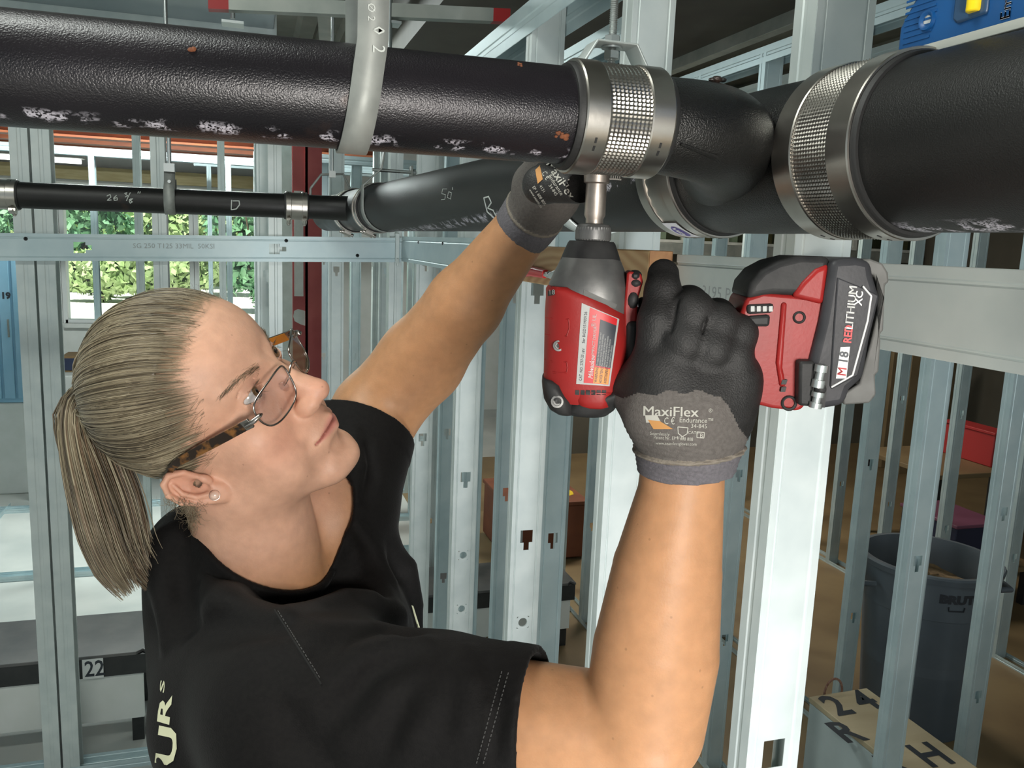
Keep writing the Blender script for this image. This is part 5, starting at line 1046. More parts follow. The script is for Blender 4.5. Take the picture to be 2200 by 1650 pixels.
def shirt_solid(p):
    d = s_ell(p, T1 + TU * -.05, (.155, .088, .19), TRT); d = smin(d, s_ell(p, T2, (.14, .090, .22), TRT), .04); d = smin(d, s_ell(p, T3, (.165, .105, .25), TRT), .04); d = smin(d, s_cap(p, P(422, 1195, .79), P(440, 1420, .79), .046, .050), .04)
    d = smin(d, s_ell(p, T1 + FW * .055 + LAT2 * -.07 + TU * -.03, (.065, .06, .07), TRT), .04)
    d = smin(d, s_cap(p, KC + KN * -.03, T1, .066, .10), .05)
    d = smin(d, s_cap(p, KC + KN * -.082, RS, .050, .070), .045)
    r = s_chain(p, [RS + TU * -.004, P(930, 1530, .64), SRE + (SRE - RS) * .2], [.0765, .0600, .0520], .01)
    l = s_chain(p, [LS, SLE + (SLE - LS) * .2], [.068, .0600], .01)
    d = smin(d, r, .030)
    q = p - KC; h = q @ KN; rad = ln(q - h[:, None] * KN); cut = (h + .010 - np.maximum(0, rad - .066) * .85) * .76      # the cloth dips to the neckband
    d = np.where(rad < .26, smax(d, cut, .014), d)
    d = smin(d, s_cap(p, KC + KN * -.075, LS, .045, .066), .03); return smin(d, l, .022)
FOLDS = []
def shirt_out(p):
    d = shirt_solid(p)
    for pts, rs, sg, k in FOLDS:
        c = np.mean(pts, 0); R_ = max(ln(np.asarray(pts) - c)) + .05; m = ln(p - c) < R_
        if m.any():
            q = s_chain(p[m], pts, rs); d[m] = smin(d[m], q, k) if sg > 0 else smax(d[m], -q, k)
    return d
def fold(px, r, sg, k, sink):    # a ridge (+) or valley (-) drawn across the cloth
    pts = []
    for x, y in px:
        q = march(shirt_solid, x, y)
        if q is not None: v = nz(q - EYE); pts.append(q + v * sink)
    if len(pts) > 1: FOLDS.append((pts, np.interp(np.arange(len(pts)), [0, (len(pts) - 1) / 2, len(pts) - 1], [r * .35, r, r * .35]), sg, k))
for px, r, sg, k, sink in [
    ([(905, 1385), (850, 1390), (780, 1420), (720, 1470), (640, 1500)], .011, 1, .014, .006), ([(880, 1420), (800, 1450), (740, 1520), (690, 1570)], .008, -1, .016, -.004),
    ([(900, 1450), (840, 1490), (790, 1560), (700, 1640)], .010, 1, .014, .007), ([(930, 1480), (880, 1530), (840, 1600)], .008, -1, .016, -.004),
    ([(985, 1440), (930, 1500), (890, 1580), (860, 1650)], .010, 1, .014, .007), ([(880, 1360), (820, 1340), (760, 1350), (690, 1390)], .009, -1, .016, -.003),
    ([(860, 1320), (800, 1290), (740, 1290), (670, 1310), (600, 1330)], .010, 1, .016, .006), ([(820, 1270), (760, 1240), (690, 1240)], .008, -1, .016, -.003),
    ([(640, 1250), (540, 1265), (470, 1300), (420, 1350)], .012, 1, .020, .008), ([(600, 1340), (520, 1345), (450, 1350), (400, 1340)], .010, -1, .022, -.003), ([(380, 1180), (385, 1260), (395, 1340)], .012, -1, .02, -.002), ([(352, 1150), (350, 1260), (362, 1380)], .010, 1, .016, .006),
    ([(760, 1130), (800, 1190), (840, 1250)], .009, 1, .014, .005), ([(730, 1130), (760, 1190), (800, 1250)], .007, -1, .014, -.003), ([(1000, 1400), (1010, 1470), (1000, 1560)], .006, 1, .012, .005), ([(1060, 1420), (1070, 1520), (1060, 1620)], .005, -1, .012, -.002),
    ([(700, 1640), (640, 1600), (620, 1540)], .008, -1, .02, -.002), ([(790, 960), (800, 1020), (790, 1070)], .007, -1, .012, -.002), ([(760, 930), (770, 1000), (755, 1060)], .006, 1, .012, .004)]: fold(px, r, sg, k, sink)
# the loose flap at the far armpit
fl = [P(770, 1195, .86), P(830, 1195, .865), P(868, 1222, .87), P(885, 1300, .87), P(895, 1345, .87)]
FOLDS.append((fl, [.014, .017, .014, .012, .006], 1, .022))
AR = nz(SRE - RS); AL = nz(SLE - LS)
def shirt_f(p):
    o = shirt_out(p); d = np.maximum(o, -(o + .0045))
    d = np.maximum(d, np.where(ln(p - SRE) < .16, (p - SRE) @ AR - .0, -1)); d = np.maximum(d, np.where(ln(p - SLE) < .16, (p - SLE) @ AL, -1))
    q = p - KC; h = q @ KN; rad = ln(q - h[:, None] * KN); d = np.where((h > -.035) & (rad < .15), np.maximum(d, np.minimum(.0648 - rad, h + .035)), d)
    d = np.minimum(d, np.hypot(np.maximum(np.abs(rad - .0668) - .0010, 0), np.maximum(np.abs(h + .018) - .0215, 0)) - .0022)
    for c, a, o2 in ((SRE, AR, .0), (SLE, AL, .0)):           # turned hems
        t = (p - c) @ a; d = np.where((ln(p - c) < .13) & (t > -.024) & (t < -.001), np.maximum(np.minimum(d, np.maximum(o - .0009, -(o + .003))), -1), d)
    return d
sp_, sf_ = sdf_mesh(shirt_f, (-.40, .25, .78), (.36, 1.25, 1.86), 0.0022)
tee = np_obj('t_shirt', sp_, sf_, G['cloth'], woman); TEE = np_bvh(sp_, sf_)
def on_bvh(T, pts, w, name, m, parent, off=.0004, k=5, dash=None):
    b = B(); q = [cast(T, x, y, off) for x, y in pts]; q = [x for x in q if x is not None]
    if len(q) < 2: return
    if dash is None: b.tube(q, w, k)
    else:
        q = np.array(q); s = np.concatenate([[0], np.cumsum(ln(np.diff(q, axis=0)))]); t = 0
        while t + dash < s[-1]: a = np.array([np.interp(t, s, q[:, i]) for i in range(3)]); e_ = np.array([np.interp(t + dash * .6, s, q[:, i]) for i in range(3)]); b.tube([a, e_], w, k); t += dash
    o = obj(name, b, m, parent); o['kind'] = 'stuff'; return o
G['seam'] = mat('seam_thread', (0.004, 0.004, 0.004), 0.9); G['seaml'] = mat('pale_seam_thread', (0.06, 0.06, 0.058), 0.9)
on_bvh(TEE, [(590 + i * 5, 1310 + i * 8) for i in range(21)], .0008, 'shoulder_seam', G['seam'], tee)
on_bvh(TEE, [(597 + i * 5, 1312 + i * 8) for i in range(20)], .0004, 'seam_stitch', G['seaml'], tee, dash=.0035)
on_bvh(TEE, [(1092 - i * 3.3, 1445 + i * 12) for i in range(18)], .0004, 'hem_stitch', G['seaml'], tee, dash=.003)
on_bvh(TEE, [(1078 - i * 3.3, 1442 + i * 12) for i in range(18)], .0004, 'hem_stitch', G['seaml'], tee, dash=.003)
b = B(); decal_text(b, TEE, 'U', (372, 1650), (.12, -1), 122, .0010, ay=(-.46, -.10), bold=.035); decal_text(b, TEE, 'R', (362, 1562), (.10, -1), 104, .0010, ay=(-.34, -.1), bold=.03); decal_text(b, TEE, 'S', (352, 1490), (.08, -1), 60, .0010, ay=(-.22, -.08), bold=.02)
if b.v: obj('back_lettering', b, G['cream'], tee, smooth=None)
b = B(); decal(b, TEE, [(884, 1300), (888, 1302), (902, 1348), (897, 1349)], 2, 6, .0008)
if b.v: obj('front_print', b, G['cream'], tee)
# trousers and boots, below the picture
G['denim'] = mat('dark_denim', (0.03, 0.04, 0.07), 0.85); G['boot'] = mat('work_boot', (0.10, 0.06, 0.03), 0.7)
hipc = T3 + TU * -.02; hipc = np.array([hipc[0], hipc[1], .93]); lw = np.array([LAT2[0], LAT2[1], 0]); fw = np.array([FW[0], FW[1], 0]); fw = nz(fw); lw = nz(lw)
def leg_f(p):
    d = s_ell(p, hipc, (.15, .115, .14), np.stack([lw, fw, (0, 0, 1)], 1))
    for s in (-1, 1):
        h0 = hipc + lw * .085 * s; d = smin(d, s_chain(p, [h0 + (0, 0, -.02), h0 + fw * .02 + lw * .02 * s + (0, 0, -.43), h0 + lw * .03 * s + (0, 0, -.83)], [.092, .068, .062]), .03)
    return d
lp1, lf1 = sdf_mesh(leg_f, hipc - (.4, .4, .95), hipc + (.4, .4, .2), .010); np_obj('trousers', lp1, lf1, G['denim'], woman)
for s in (-1, 1):
    a = hipc + lw * .115 * s; a[2] = .06
    f = lambda p: np.maximum(smin(s_cap(p, a, a + fw * .16 + (0, 0, -.015), .052, .045), s_cap(p, a, a + (0, 0, .09), .05, .055), .02), -p[:, 2] + .001)
    q1, q2 = sdf_mesh(f, a - (.3, .3, .08), a + (.3, .3, .3), .008); np_obj('boot', q1, q2, G['boot'], woman)
# ------------------------------------------------------------------ gloves
G['nitrile'] = mat('black_nitrile', (0.0085, 0.0080, 0.0080), 0.60, 0, (0.013, 0.012, 0.012), 160, 0.35, 900); G['knit'] = mat('grey_brown_knit', (0.088, 0.078, 0.072), 0.85, 0, (0.115, 0.103, 0.095), 400, 0.4, 1200)
G['cuff'] = mat('grey_ribbed_cuff', (0.10, 0.095, 0.105), 0.9, 0, (0.135, 0.125, 0.14), 500, 0.4, 1500); G['trim'] = mat('beige_trim', (0.19, 0.165, 0.135), 0.85, 0, None, 30, .3, 900)
def d_off(px, py, d): return P(px, py, d)
DH = float(proj(TO + TR @ np.array([.09, 0, 0]))[2])       # depth of the grip under the hand
fr = DH - .034                                             # depth of the back of the hand
GW = P(1474, 1010, .587)
RIDX = [P(1398, 790, fr + .006), P(1412, 690, fr + .002), P(1424, 625, fr + .008), P(1425, 590, fr + .018)]
RMID = [P(1430, 800, fr + .004), P(1470, 735, fr - .004), P(1487, 672, fr - .002), P(1480, 655, fr + .026), P(1452, 690, fr + .048)]
RRNG = [P(1490, 810, fr + .004), P(1527, 750, fr - .003), P(1543, 697, fr + .000), P(1540, 680, fr + .026), P(1512, 710, fr + .048)]
RPIN = [P(1545, 825, fr + .006), P(1574, 768, fr + .001), P(1586, 716, fr + .004), P(1590, 702, fr + .026), P(1566, 728, fr + .044)]
RTHB = [P(1400, 880, fr + .010), P(1366, 840, fr + .026), P(1345, 790, fr + .050), P(1362, 740, fr + .066), P(1400, 716, fr + .072)]
def glove_r(p):
    d = s_chain(p, [P(1474, 1030, .588), P(1474, 960, .584), P(1472, 925, fr + .012)], [.0318, .0315, .0320], .01)
    pal = s_cap(p, P(1440, 870, fr + .012), P(1430, 800, fr + .010), .026, .024); pal = smin(pal, s_cap(p, P(1540, 880, fr + .014), P(1560, 810, fr + .012), .025, .0215), .02); pal = smin(pal, s_cap(p, P(1430, 810, fr + .012), P(1560, 830, fr + .013), .0225, .0205), .015)
    d = smin(d, pal, .022)
    for f, r in ((RIDX, [.0125, .0128, .0118, .0108]), (RMID, [.0135, .0150, .0148, .0130, .0112]), (RRNG, [.0130, .0144, .0140, .0122, .0105]), (RPIN, [.0122, .0128, .0124, .0112, .0095])):
        d = smin(d, s_chain(p, f, r, .004), .0035)
    d = smin(d, s_chain(p, RTHB, [.019, .0165, .0145, .0130, .0110], .006), .012)
    for a, b_ in ((RIDX, RMID), (RMID, RRNG), (RRNG, RPIN)):          # creases between the fingers
        q0 = (a[1] + b_[1]) / 2; q1 = (a[2] + b_[2]) / 2; v = nz(q0 - EYE) * -.011
        d = smax(d, -s_cap(p, q0 + v * 1.1, q1 + v * 1.15, .0006, .0012), .003)
    t = (p - GW) @ nz(P(1474, 900, .58) - GW)
    w = (t > -.012) & (t < .036)
    d = d + np.where(w, .00035 * np.sin(t * 3200), 0)
    d = np.where(t < .0135, d - .0012 * np.clip((.0135 - t) / .002, 0, 1), d)
    d = smin(d, np.maximum(np.abs(t - .0165) - .0012, d - .0022), .0012)
    return np.maximum(d, -t - .0005) if True else d
GAX = nz(P(1474, 900, .58) - GW)
gp, gf = sdf_mesh(glove_r, P(1480, 820, .57) - .17, P(1480, 820, .57) + .17, .00125)
fc = gp[gf].mean(1); t = (fc - GW) @ GAX; pr_ = np.array([proj(q)[:2] for q in fc]) ; sd = fc[:, None]
bound = 852 + .0016 * (pr_[:, 0] - 1478) ** 2 - 12 + 6 * np.sin(pr_[:, 0] * .06)
zk = float(P(1478, 845, fr)[2]); hx = (fc - P(1478, 845, fr)) @ TR[:, 0]; hzv = fc[:, 2] - zk - .004 + 4.6 * hx ** 2 + 1.1 * np.maximum(hx - .018, 0) - .0012 * np.sin(hx * 330)
mi = np.where(t < .0145, 2, np.where(t < .0185, 3, np.where(hzv < 0, 1, 0)))
glr = np_obj('glove', gp, gf, [G['nitrile'], G['knit'], G['cuff'], G['trim']], woman, mi=mi); GLR = np_bvh(gp, gf)
G['gprint'] = mat('pale_glove_print', (0.40, 0.39, 0.35), 0.8); G['gorange'] = mat('orange_glove_print', (0.45, 0.22, 0.07), 0.8)
def gtext(T, s, o, size, parent, ax=(1, .03), m='gprint', **k):
    b = B(); decal_text(b, T, s, o, ax, size, .0005, **k)
    if b.v: obj('lettering', b, G[m], parent, smooth=None)
gtext(GLR, 'MaxiFlex', (1380, 893), 30, glr, (1, .02), bold=.022, sx=1.12, spacing=1.0); gtext(GLR, '\u00ae', (1522, 886), 12, glr); gtext(GLR, 'Endurance\u2122', (1459, 907), 15, glr, sx=.95); gtext(GLR, '34-845', (1484, 919), 12.5, glr); gtext(GLR, 'C \u20ac', (1426, 911), 21, glr, sx=.7)
gtext(GLR, 'Seamlessly', (1396, 934), 10, glr, (1, .06)); gtext(GLR, '4131', (1452, 943), 9, glr); gtext(GLR, 'CAT II', (1478, 932), 9, glr); gtext(GLR, 'Patent Nr. EP 1 608 808', (1404, 943), 10.5, glr, (1, .05), sx=.82); gtext(GLR, 'www.seamlessgloves.com', (1408, 955), 9.5, glr, (1, .03), sx=.9); gtext(GLR, 'B', (1503, 940), 13, glr)
b = B(); decal(b, GLR, [(1386, 892), (1412, 892), (1420, 908), (1388, 908)], 4, 4, .0004); obj('print_patch', b, G['gprint'], glr)
b = B(); decal(b, GLR, [(1392, 902), (1418, 905), (1446, 922), (1404, 922)], 5, 4, .0005); obj('print_patch', b, G['gorange'], glr)
b = B()
for q in ([(1456, 917), (1478, 919)], [(1478, 919), (1476, 932)], [(1476, 932), (1466, 938)], [(1466, 938), (1457, 931)], [(1457, 931), (1456, 917)], [(1497, 928), (1513, 929)], [(1513, 929), (1512, 941)], [(1512, 941), (1497, 940)], [(1497, 940), (1497, 928)]):
    a = [cast(GLR, *p, .0003) for p in q]; b.tube(a, .00035, 4)
o = obj('print_outline', b, G['gprint'], glr); o['kind'] = 'stuff'
# left glove: the hand goes up behind the branch pipe to the back of the coupling
LH = [P(1145, 462, .83), P(1176, 415, .805), P(1208, 362, .775), P(1238, 300, .735)]
GLW = P(1137, 472, .833); GLX = nz(P(1190, 395, .79) - GLW); side = nz(np.cross(GLX, nz(P(1180, 410, .8) - EYE)))   # across the hand
def glove_l(p):
    d = s_chain(p, [P(1128, 486, .838), LH[0], LH[1]], [.0290, .0283, .0300], .006)
    pal = s_cap(p, LH[1], LH[2], .027, .024); pal = smin(pal, s_cap(p, LH[2] - side * .016, LH[3] - side * .024, .019, .016), .015); pal = smin(pal, s_cap(p, LH[2] + side * .016, LH[3] + side * .024, .019, .016), .015); pal = smin(pal, s_cap(p, LH[2], LH[3], .019, .016), .015)
    d = smin(d, pal, .015)
    tgt = np.array([.225, .578, 1.922])
    for i, sft in enumerate((-.030, -.010, .010, .029)):
        k0 = LH[3] + side * sft; k1 = k0 * .55 + (tgt + side * sft * .8 + (0, .03, .03)) * .45; k2 = tgt + side * sft * .8 + np.array([0, .002, .010]); k3 = tgt + side * sft * .8 + np.array([.0, -.008, .024])
        d = smin(d, s_chain(p, [k0, k1, k2, k3], [.0125, .0118, .0110, .0098], .004), .006)
    th = [LH[1] + side * .018, P(1225, 372, .755) + side * .012, np.array([.205, .60, 1.895]), np.array([.222, .568, 1.892])]
    d = smin(d, s_chain(p, th, [.0165, .0145, .0130, .0110], .006), .012)
    t = (p - GLW) @ GLX; w = (t > -.03) & (t < .028); d = d + np.where(w, .00035 * np.sin(t * 3200), 0)
    d = np.where(t < .0085, d - .0012 * np.clip((.0085 - t) / .002, 0, 1), d)
    d = smin(d, np.maximum(np.abs(t - .0110) - .0013, d - .0017), .0012)
    return np.maximum(d, -t - .0205)
c = P(1200, 380, .77); gp, gf = sdf_mesh(glove_l, c - .18, c + .18, .0015)
fc = gp[gf].mean(1); t = (fc - GLW) @ GLX; mi = np.where(t < .0095, 2, np.where(t < .0128, 3, np.where(t < .105, 1, 0)))
gll = np_obj('glove', gp, gf, [G['nitrile'], G['knit'], G['cuff'], G['trim']], woman, mi=mi); GLL = np_bvh(gp, gf)
gd = np.array([.53, .85]); 
gtext(GLL, 'MaxiFlex', (1172, 352), 26, gll, (.62, .95), bold=.02, sx=1.0); gtext(GLL, 'Endurance', (1177, 378), 12, gll, (.62, .95)); gtext(GLL, 'C \u20ac', (1163, 372), 17, gll, (.62, .95), sx=.7); gtext(GLL, '34-845', (1178, 398), 10, gll, (.62, .95)); gtext(GLL, 'EP 1 608 808', (1143, 402), 9, gll, (.62, .95)); gtext(GLL, 'www.seamless', (1136, 408), 8, gll, (.62, .95)); gtext(GLL, '4131', (1158, 400), 9, gll, (.62, .95))
b = B(); decal(b, GLL, [(1150, 365), (1160, 355), (1166, 385), (1155, 395)], 4, 4, .0005)
if b.v: obj('print_patch', b, G['gorange'], gll)
# ================================================================== what stands in the rooms beyond
# wooden backing block with end grain, and pliers hanging from it
G['wood'] = mat('pine', (0.50, 0.30, 0.13), 0.6, 0, (0.38, 0.20, 0.08), 9, stretch=(6, 1.2, 10), contrast=(.4, .62)); G['endgrain'] = mat('pine_end', (0.52, 0.27, 0.12), 0.7, 0, (0.42, 0.2, 0.09), 90)
wood = G['wood']; nt = wood.node_tree; wv = nt.nodes.new('ShaderNodeTexWave'); wv.wave_type = 'RINGS'; wv.inputs['Scale'].default_value = 5.5; wv.inputs['Distortion'].default_value = 6; wv.inputs['Detail'].default_value = 2; wv.inputs['Detail Scale'].default_value = .8
tc = nt.nodes.new('ShaderNodeTexCoord'); mp = nt.nodes.new('ShaderNodeMapping'); mp.inputs['Scale'].default_value = (1, 1.3, 5); nt.links.new(tc.outputs['Object'], mp.inputs[0]); nt.links.new(mp.outputs[0], wv.inputs['Vector'])
rp = nt.nodes.new('ShaderNodeValToRGB'); rp.color_ramp.elements[0].color = (0.46, 0.26, 0.11, 1); rp.color_ramp.elements[1].color = (0.60, 0.39, 0.19, 1); nt.links.new(wv.outputs[0], rp.inputs[0]); nt.links.new(rp.outputs[0], nt.nodes['Principled BSDF'].inputs['Base Color'])
b = B(); b.box2((.466, .945, 1.787), (.4985, 1.612, 1.851)); wb = obj('backing_block', b, wood, None, bevel=.002); tag(wb, 'pale pine block fixed between the steel tracks, behind the driver nose', 'wood block')
b = B(); b.box2((.4665, .9438, 1.7875), (.498, .945, 1.8505)); obj('end_grain', b, G['endgrain'], wb, bevel=.0004)
b = B(); put_text(b, '3195 P1-13-01', (.4935, .86, 1.800), (0, -1, 0), (0, 0, 1), .020, sx=1.1); o = obj('stamped_lettering', b, mat('faint_ink', (.42, .46, .46), .6), wr)
b = B(); put_text(b, 'SG 250 T125 33MIL  50KSI', (float(on(285, 533, 1, 2.8985)[0]), 2.8985, float(on(285, 533, 1, 2.8985)[2])), (1, 0, .03), (0, 0, 1), .022); obj('stamped_lettering', b, bpy.data.materials['faint_ink'], wf)
def onX(px, py, x=.458): return on(px, py, 0, x)
pl_ = thing('pliers', 'red-handled pliers hanging on the pine block beside the raised forearm', 'pliers', onX(1165, 585))
G['plred'] = mat('red_grip', (.60, .02, .02), .35)
b = B(); b.tube([onX(1118, 574), onX(1140, 580), onX(1172, 587)], [.006, .0072, .0058], 12); obj('handle', b, G['plred'], pl_)
b = B(); b.tube([onX(1118, 590), onX(1140, 586), onX(1170, 592)], [.005, .006, .0045], 12); obj('handle', b, G['plred'], pl_)
b = B(); b.tube([onX(1168, 588), onX(1182, 592), onX(1200, 583), onX(1214, 575)], [.004, .0052, .0045, .002], 10); b.ball(onX(1181, 590), .006, 12); obj('jaw', b, G['rod'], pl_)
# red column behind the woman's glasses
G['colred'] = mat('red_steel', (0.30, 0.045, 0.045), 0.55, 0, (0.36, 0.07, 0.065), 6); G['paper'] = mat('scuffed_white', (0.62, 0.64, 0.60), 0.7, 0, (0.50, 0.52, 0.48), 12)
CYc = 5.1; x0, x1, x2 = [float(on(p, 640, 1, CYc)[0]) for p in (629, 660, 691)]; ct = thing('column', 'dark red steel column with torn white patches beside the glasses', 'column', ((x0 + x2) / 2, CYc, 0)); hC = 2.85
b = B(); b.box2((x1 - .01, CYc, 0), (x2, CYc + .02, hC)); b.box2((x1 - .01, CYc, 0), (x1 + .004, CYc + .18, hC)); obj('flange', b, G['colred'], ct); b = B(); b.box2((x0, CYc + .03, 0), (x1, CYc + .045, hC)); obj('web', b, G['colred'], ct)
b = B(); za, zb2 = on(640, 560, 1, CYc)[2], on(640, 637, 1, CYc)[2]; b.box2((x0 + .01, CYc + .026, zb2), (x1 - .02, CYc + .0295, za + .4)); obj('white_patch', b, G['paper'], ct)
b = B(); q = [on(px, py, 1, CYc + .028) for px, py in ((632, 668), (640, 664), (656, 668), (659, 684), (656, 700), (646, 697), (633, 690), (630, 680))]; b.rings([np.array(q), np.array(q) + (0, .002, 0)]); obj('white_patch', b, G['paper'], ct)
b = B(); xa, xb = [float(on(p, 640, 1, 4.95)[0]) for p in (602, 628)]; b.box2((xa, 4.95, 0), (xb, 5.0, 2.5)); b.box2((xa, 4.95, 0), (xa + .006, 5.06, 2.5)); tag(obj('white_post', b, G['paper'], None, bevel=.002), 'white post standing just left of the red column', 'post')
# light blue lockers and a yellow board at the far left
G['ltblue'] = mat('light_blue_paint', (0.24, 0.46, 0.62), 0.45, 0, (0.30, 0.52, 0.68), 6); G['yellow'] = mat('yellow_board', (0.72, 0.50, 0.02), 0.5)
YL = 6.4; lx0, lx1 = float(on(-60, 700, 1, YL)[0]), float(on(58, 700, 1, YL)[0]); lz0, lz1 = float(on(30, 865, 1, YL)[2]), float(on(30, 540, 1, YL)[2])
lk = thing('locker', 'tall light blue cabinet with narrow doors, numbered 19, at the far left', 'cabinet', ((lx0 + lx1) / 2, YL, lz0))
b = B(); b.box2((lx0, YL, lz0), (lx1, YL + .5, lz1)); obj('carcass', b, G['ltblue'], lk, bevel=.006); nd = 4
for i in range(nd):
    a = lx0 + (lx1 - lx0) * i / nd; w = (lx1 - lx0) / nd; b = B(); b.box2((a + .008, YL - .018, lz0 + .03), (a + w - .008, YL - .001, lz1 - .03)); dd = obj('door', b, G['ltblue'], lk, bevel=.004); b = B(); b.box2((a + w - .03, YL - .03, (lz0 + lz1) / 2 - .06), (a + w - .02, YL - .018, (lz0 + lz1) / 2 + .06)); obj('handle', b, G['zinc'], dd)
b = B(); q = on(2, 641, 1, YL - .02); put_text(b, '19', q, (1, 0, 0), (0, 0, 1), .058, bold=.003); obj('lettering', b, G['pdark'], lk)
b = B(); b.box2((lx0, YL, 0), (lx1, YL + .5, lz0 - .002)); tag(obj('plinth_bench', b, G['white'], None, bevel=.01), 'pale low plinth under the light blue cabinet', 'plinth')
b = B(); q0 = on(38, 560, 1, 6.2); q1 = on(55, 700, 1, 6.2); b.box2((q0[0], 6.2, q1[2] - .02), (q1[0], 6.23, q0[2] + .25)); yb = obj('yellow_board', b, G['yellow'], None, bevel=.003); tag(yb, 'narrow yellow upright board left of the near steel stud', 'board')
b = B(); b.box2((q0[0], 6.2, 0), (q1[0], 6.25, q1[2] - .022)); tag(obj('board_post', b, G['galvb'], None), 'grey post under the narrow yellow board', 'post')
# low counter with a box by the window
qa = on(133, 800, 1, 8.4); qb = on(178, 765, 1, 8.4)
b = B(); b.box2((qa[0] - .5, 8.2, 0), (qb[0] + .5, 8.9, qa[2])); tag(obj('counter', b, G['white'], None, bevel=.01), 'low white counter under the window, behind the ponytail', 'counter')
G['card'] = mat('brown_cardboard', (0.24, 0.15, 0.07), 0.8); G['dkblue'] = mat('dark_blue_plastic', (0.02, 0.03, 0.07), 0.5)
cb = thing('carton', 'small brown carton with a dark blue front on the white counter', 'box', ((qa[0] + qb[0]) / 2, 8.4, qa[2])); b = B(); b.box2((qa[0], 8.4, qa[2] + .001), (qb[0], 8.7, qb[2])); obj('carton_body', b, G['card'], cb, bevel=.006); b = B(); b.box2((qa[0] + .02, 8.39, qa[2] + .02), (qa[0] + (qb[0] - qa[0]) * .68, 8.4, qb[2] - .02)); obj('front_panel', b, G['dkblue'], cb)
# bench numbered 22
def bench(name, label, x0, x1, y0, y1, z, num, shade, notch=True):
    t = thing(name, label, 'bench', ((x0 + x1) / 2, (y0 + y1) / 2, 0)); c = .04
    b = B(); b.prism([(x0, y0), (x1 - c, y0), (x1 - c * .5, y0 + c * .6), (x1, y0), (x1, y1), (x1 - c * .5, y1 - c * .6), (x1 - c, y1), (x0, y1)] if notch else [(x0, y0), (x1, y0), (x1, y1), (x0, y1)], (0, 0, 0), (1, 0, 0), (0, 1, 0), (0, 0, 1), z - .012, z); obj('bench_top', b, G['dkgrey'], t, bevel=.002)
    b = B(); b.box2((x0, y0 + .004, z - .085), (x1 - .002, y0 + .03, z - .0125)); ap = obj('apron', b, G['black'], t); b = B(); b.box2((x0, y1 - .03, z - .085), (x1 - .002, y1 - .004, z - .0125)); obj('apron', b, G['black'], t)
    b = B(); b.box2((x0, y0 + .012, .10), (x1 - .02, y0 + .026, z - .0855)); obj('front_panel', b, G['white'], t)
    for x in (x1 - .045, x0 + .02): 
        for y in (y0 + .04, y1 - .04): b = B(); b.box2((x - .02, y - .01, 0), (x + .02, y + .03, z - .086)); obj('leg', b, G['black'], t)
    if num:
        q = on(num[1], num[2], 1, y0 + .002); q2 = on(num[3], num[4], 1, y0 + .002); b = B(); b.box2((q[0], y0 + .0005, q2[2]), (q2[0], y0 + .0035, q[2])); s = obj('number_plate', b, G['pwhite'], ap); b = B(); put_text(b, num[0], (q[0] + .006, y0, q2[2] + .010), (1, 0, 0), (0, 0, 1), (q[2] - q2[2]) * 1.05, bold=.0012, sx=.80); obj('lettering', b, G['pdark'], s)
    return t
fy = 3.06; q = on(330, 1405, 1, fy); zt2 = float(on(225, 1407, 1, fy)[2]); xr = float(on(318, 1400, 1, fy)[0]); by = float(on(225, 1318, 2, zt2)[1])
bench('bench', 'low dark-topped bench with white panel and number plate 22 at lower left', -1.7, xr, fy, by, zt2, ('22', 176, 1415, 223, 1455), .3)
# black bench seen between the studs right of centre
yb_ = 3.4; xl2 = float(on(1150, 1290, 1, yb_)[0]); xr2 = float(on(1236, 1290, 1, yb_)[0]); zq = float(on(1200, 1255, 1, yb_)[2])
bench('bench', 'black bench seen between two steel studs below the brown crate', xl2 - .5, xr2, yb_, yb_ + .32, max(.3, zq), None, .1)
# brown crate with yellow stencil
G['brown'] = mat('brown_paint', (0.20, 0.065, 0.030), 0.6, 0, (0.16, 0.05, 0.025), 8)
yc = 4.45; q0 = on(1160, 1180, 1, yc); q1 = on(1262, 1075, 1, yc); cr = thing('crate', 'red-brown crate with yellow stencil on its lid, between the studs', 'crate', ((q0[0] + q1[0]) / 2, yc, 0))
b = B(); b.box2((q0[0] - .2, yc, .02), (q1[0], yc + .55, q1[2] - .026)); obj('crate_body', b, G['brown'], cr, bevel=.006); b = B(); b.box2((q0[0] - .21, yc - .01, q1[2] - .025), (q1[0] + .01, yc + .56, q1[2])); ld = obj('lid', b, G['brown'], cr, bevel=.005)
b = B(); put_text(b, 'P23', (q1[0] - .30, yc + .12, q1[2] + .002), (1, 0, 0), (0, 1, 0), .30, bold=.012, sx=.62); obj('stencil_lettering', b, G['yellow'], ld)
# big grey waste bin
G['bin'] = mat('grey_bin_plastic', (0.105, 0.13, 0.155), 0.5, 0, (0.13, 0.155, 0.18), 6); G['debris'] = mat('sawdust', (0.16, 0.11, 0.06), 0.95, 0, (0.28, 0.20, 0.11), 40, .6, 60)
bc = np.array([2.57, 2.54, 0]); RB = .245; hb = .70; bn = thing('waste_bin', 'large round grey waste bin full of offcuts, seen through the studs at right', 'bin', bc)
b = B(); b.lathe([(0.0, RB * .02), (0, RB * .78), (.01, RB * .80), (hb * .74, RB * .945), (hb * .745, RB * .97), (hb * .96, RB * 1.0), (hb * .96, RB * 1.07), (hb * .99, RB * 1.09), (hb, RB * 1.07), (hb, RB * 1.0), (hb * .97, RB * .965), (hb * .4, RB * .88)], bc, (0, 0, 1), 48); obj('bin_shell', b, G['bin'], bn)
b = B(); n = 36; R = []
for i, r in enumerate((.02, .3, .6, .85, .95)): a = np.linspace(0, 2 * PI, n, endpoint=False); R.append(np.stack([bc[0] + RB * r * np.cos(a), bc[1] + RB * r * np.sin(a), hb * .80 + .05 * (1 - r) + .012 * np.sin(a * 5 + i) + .01 * rng.normal(size=n)], 1))
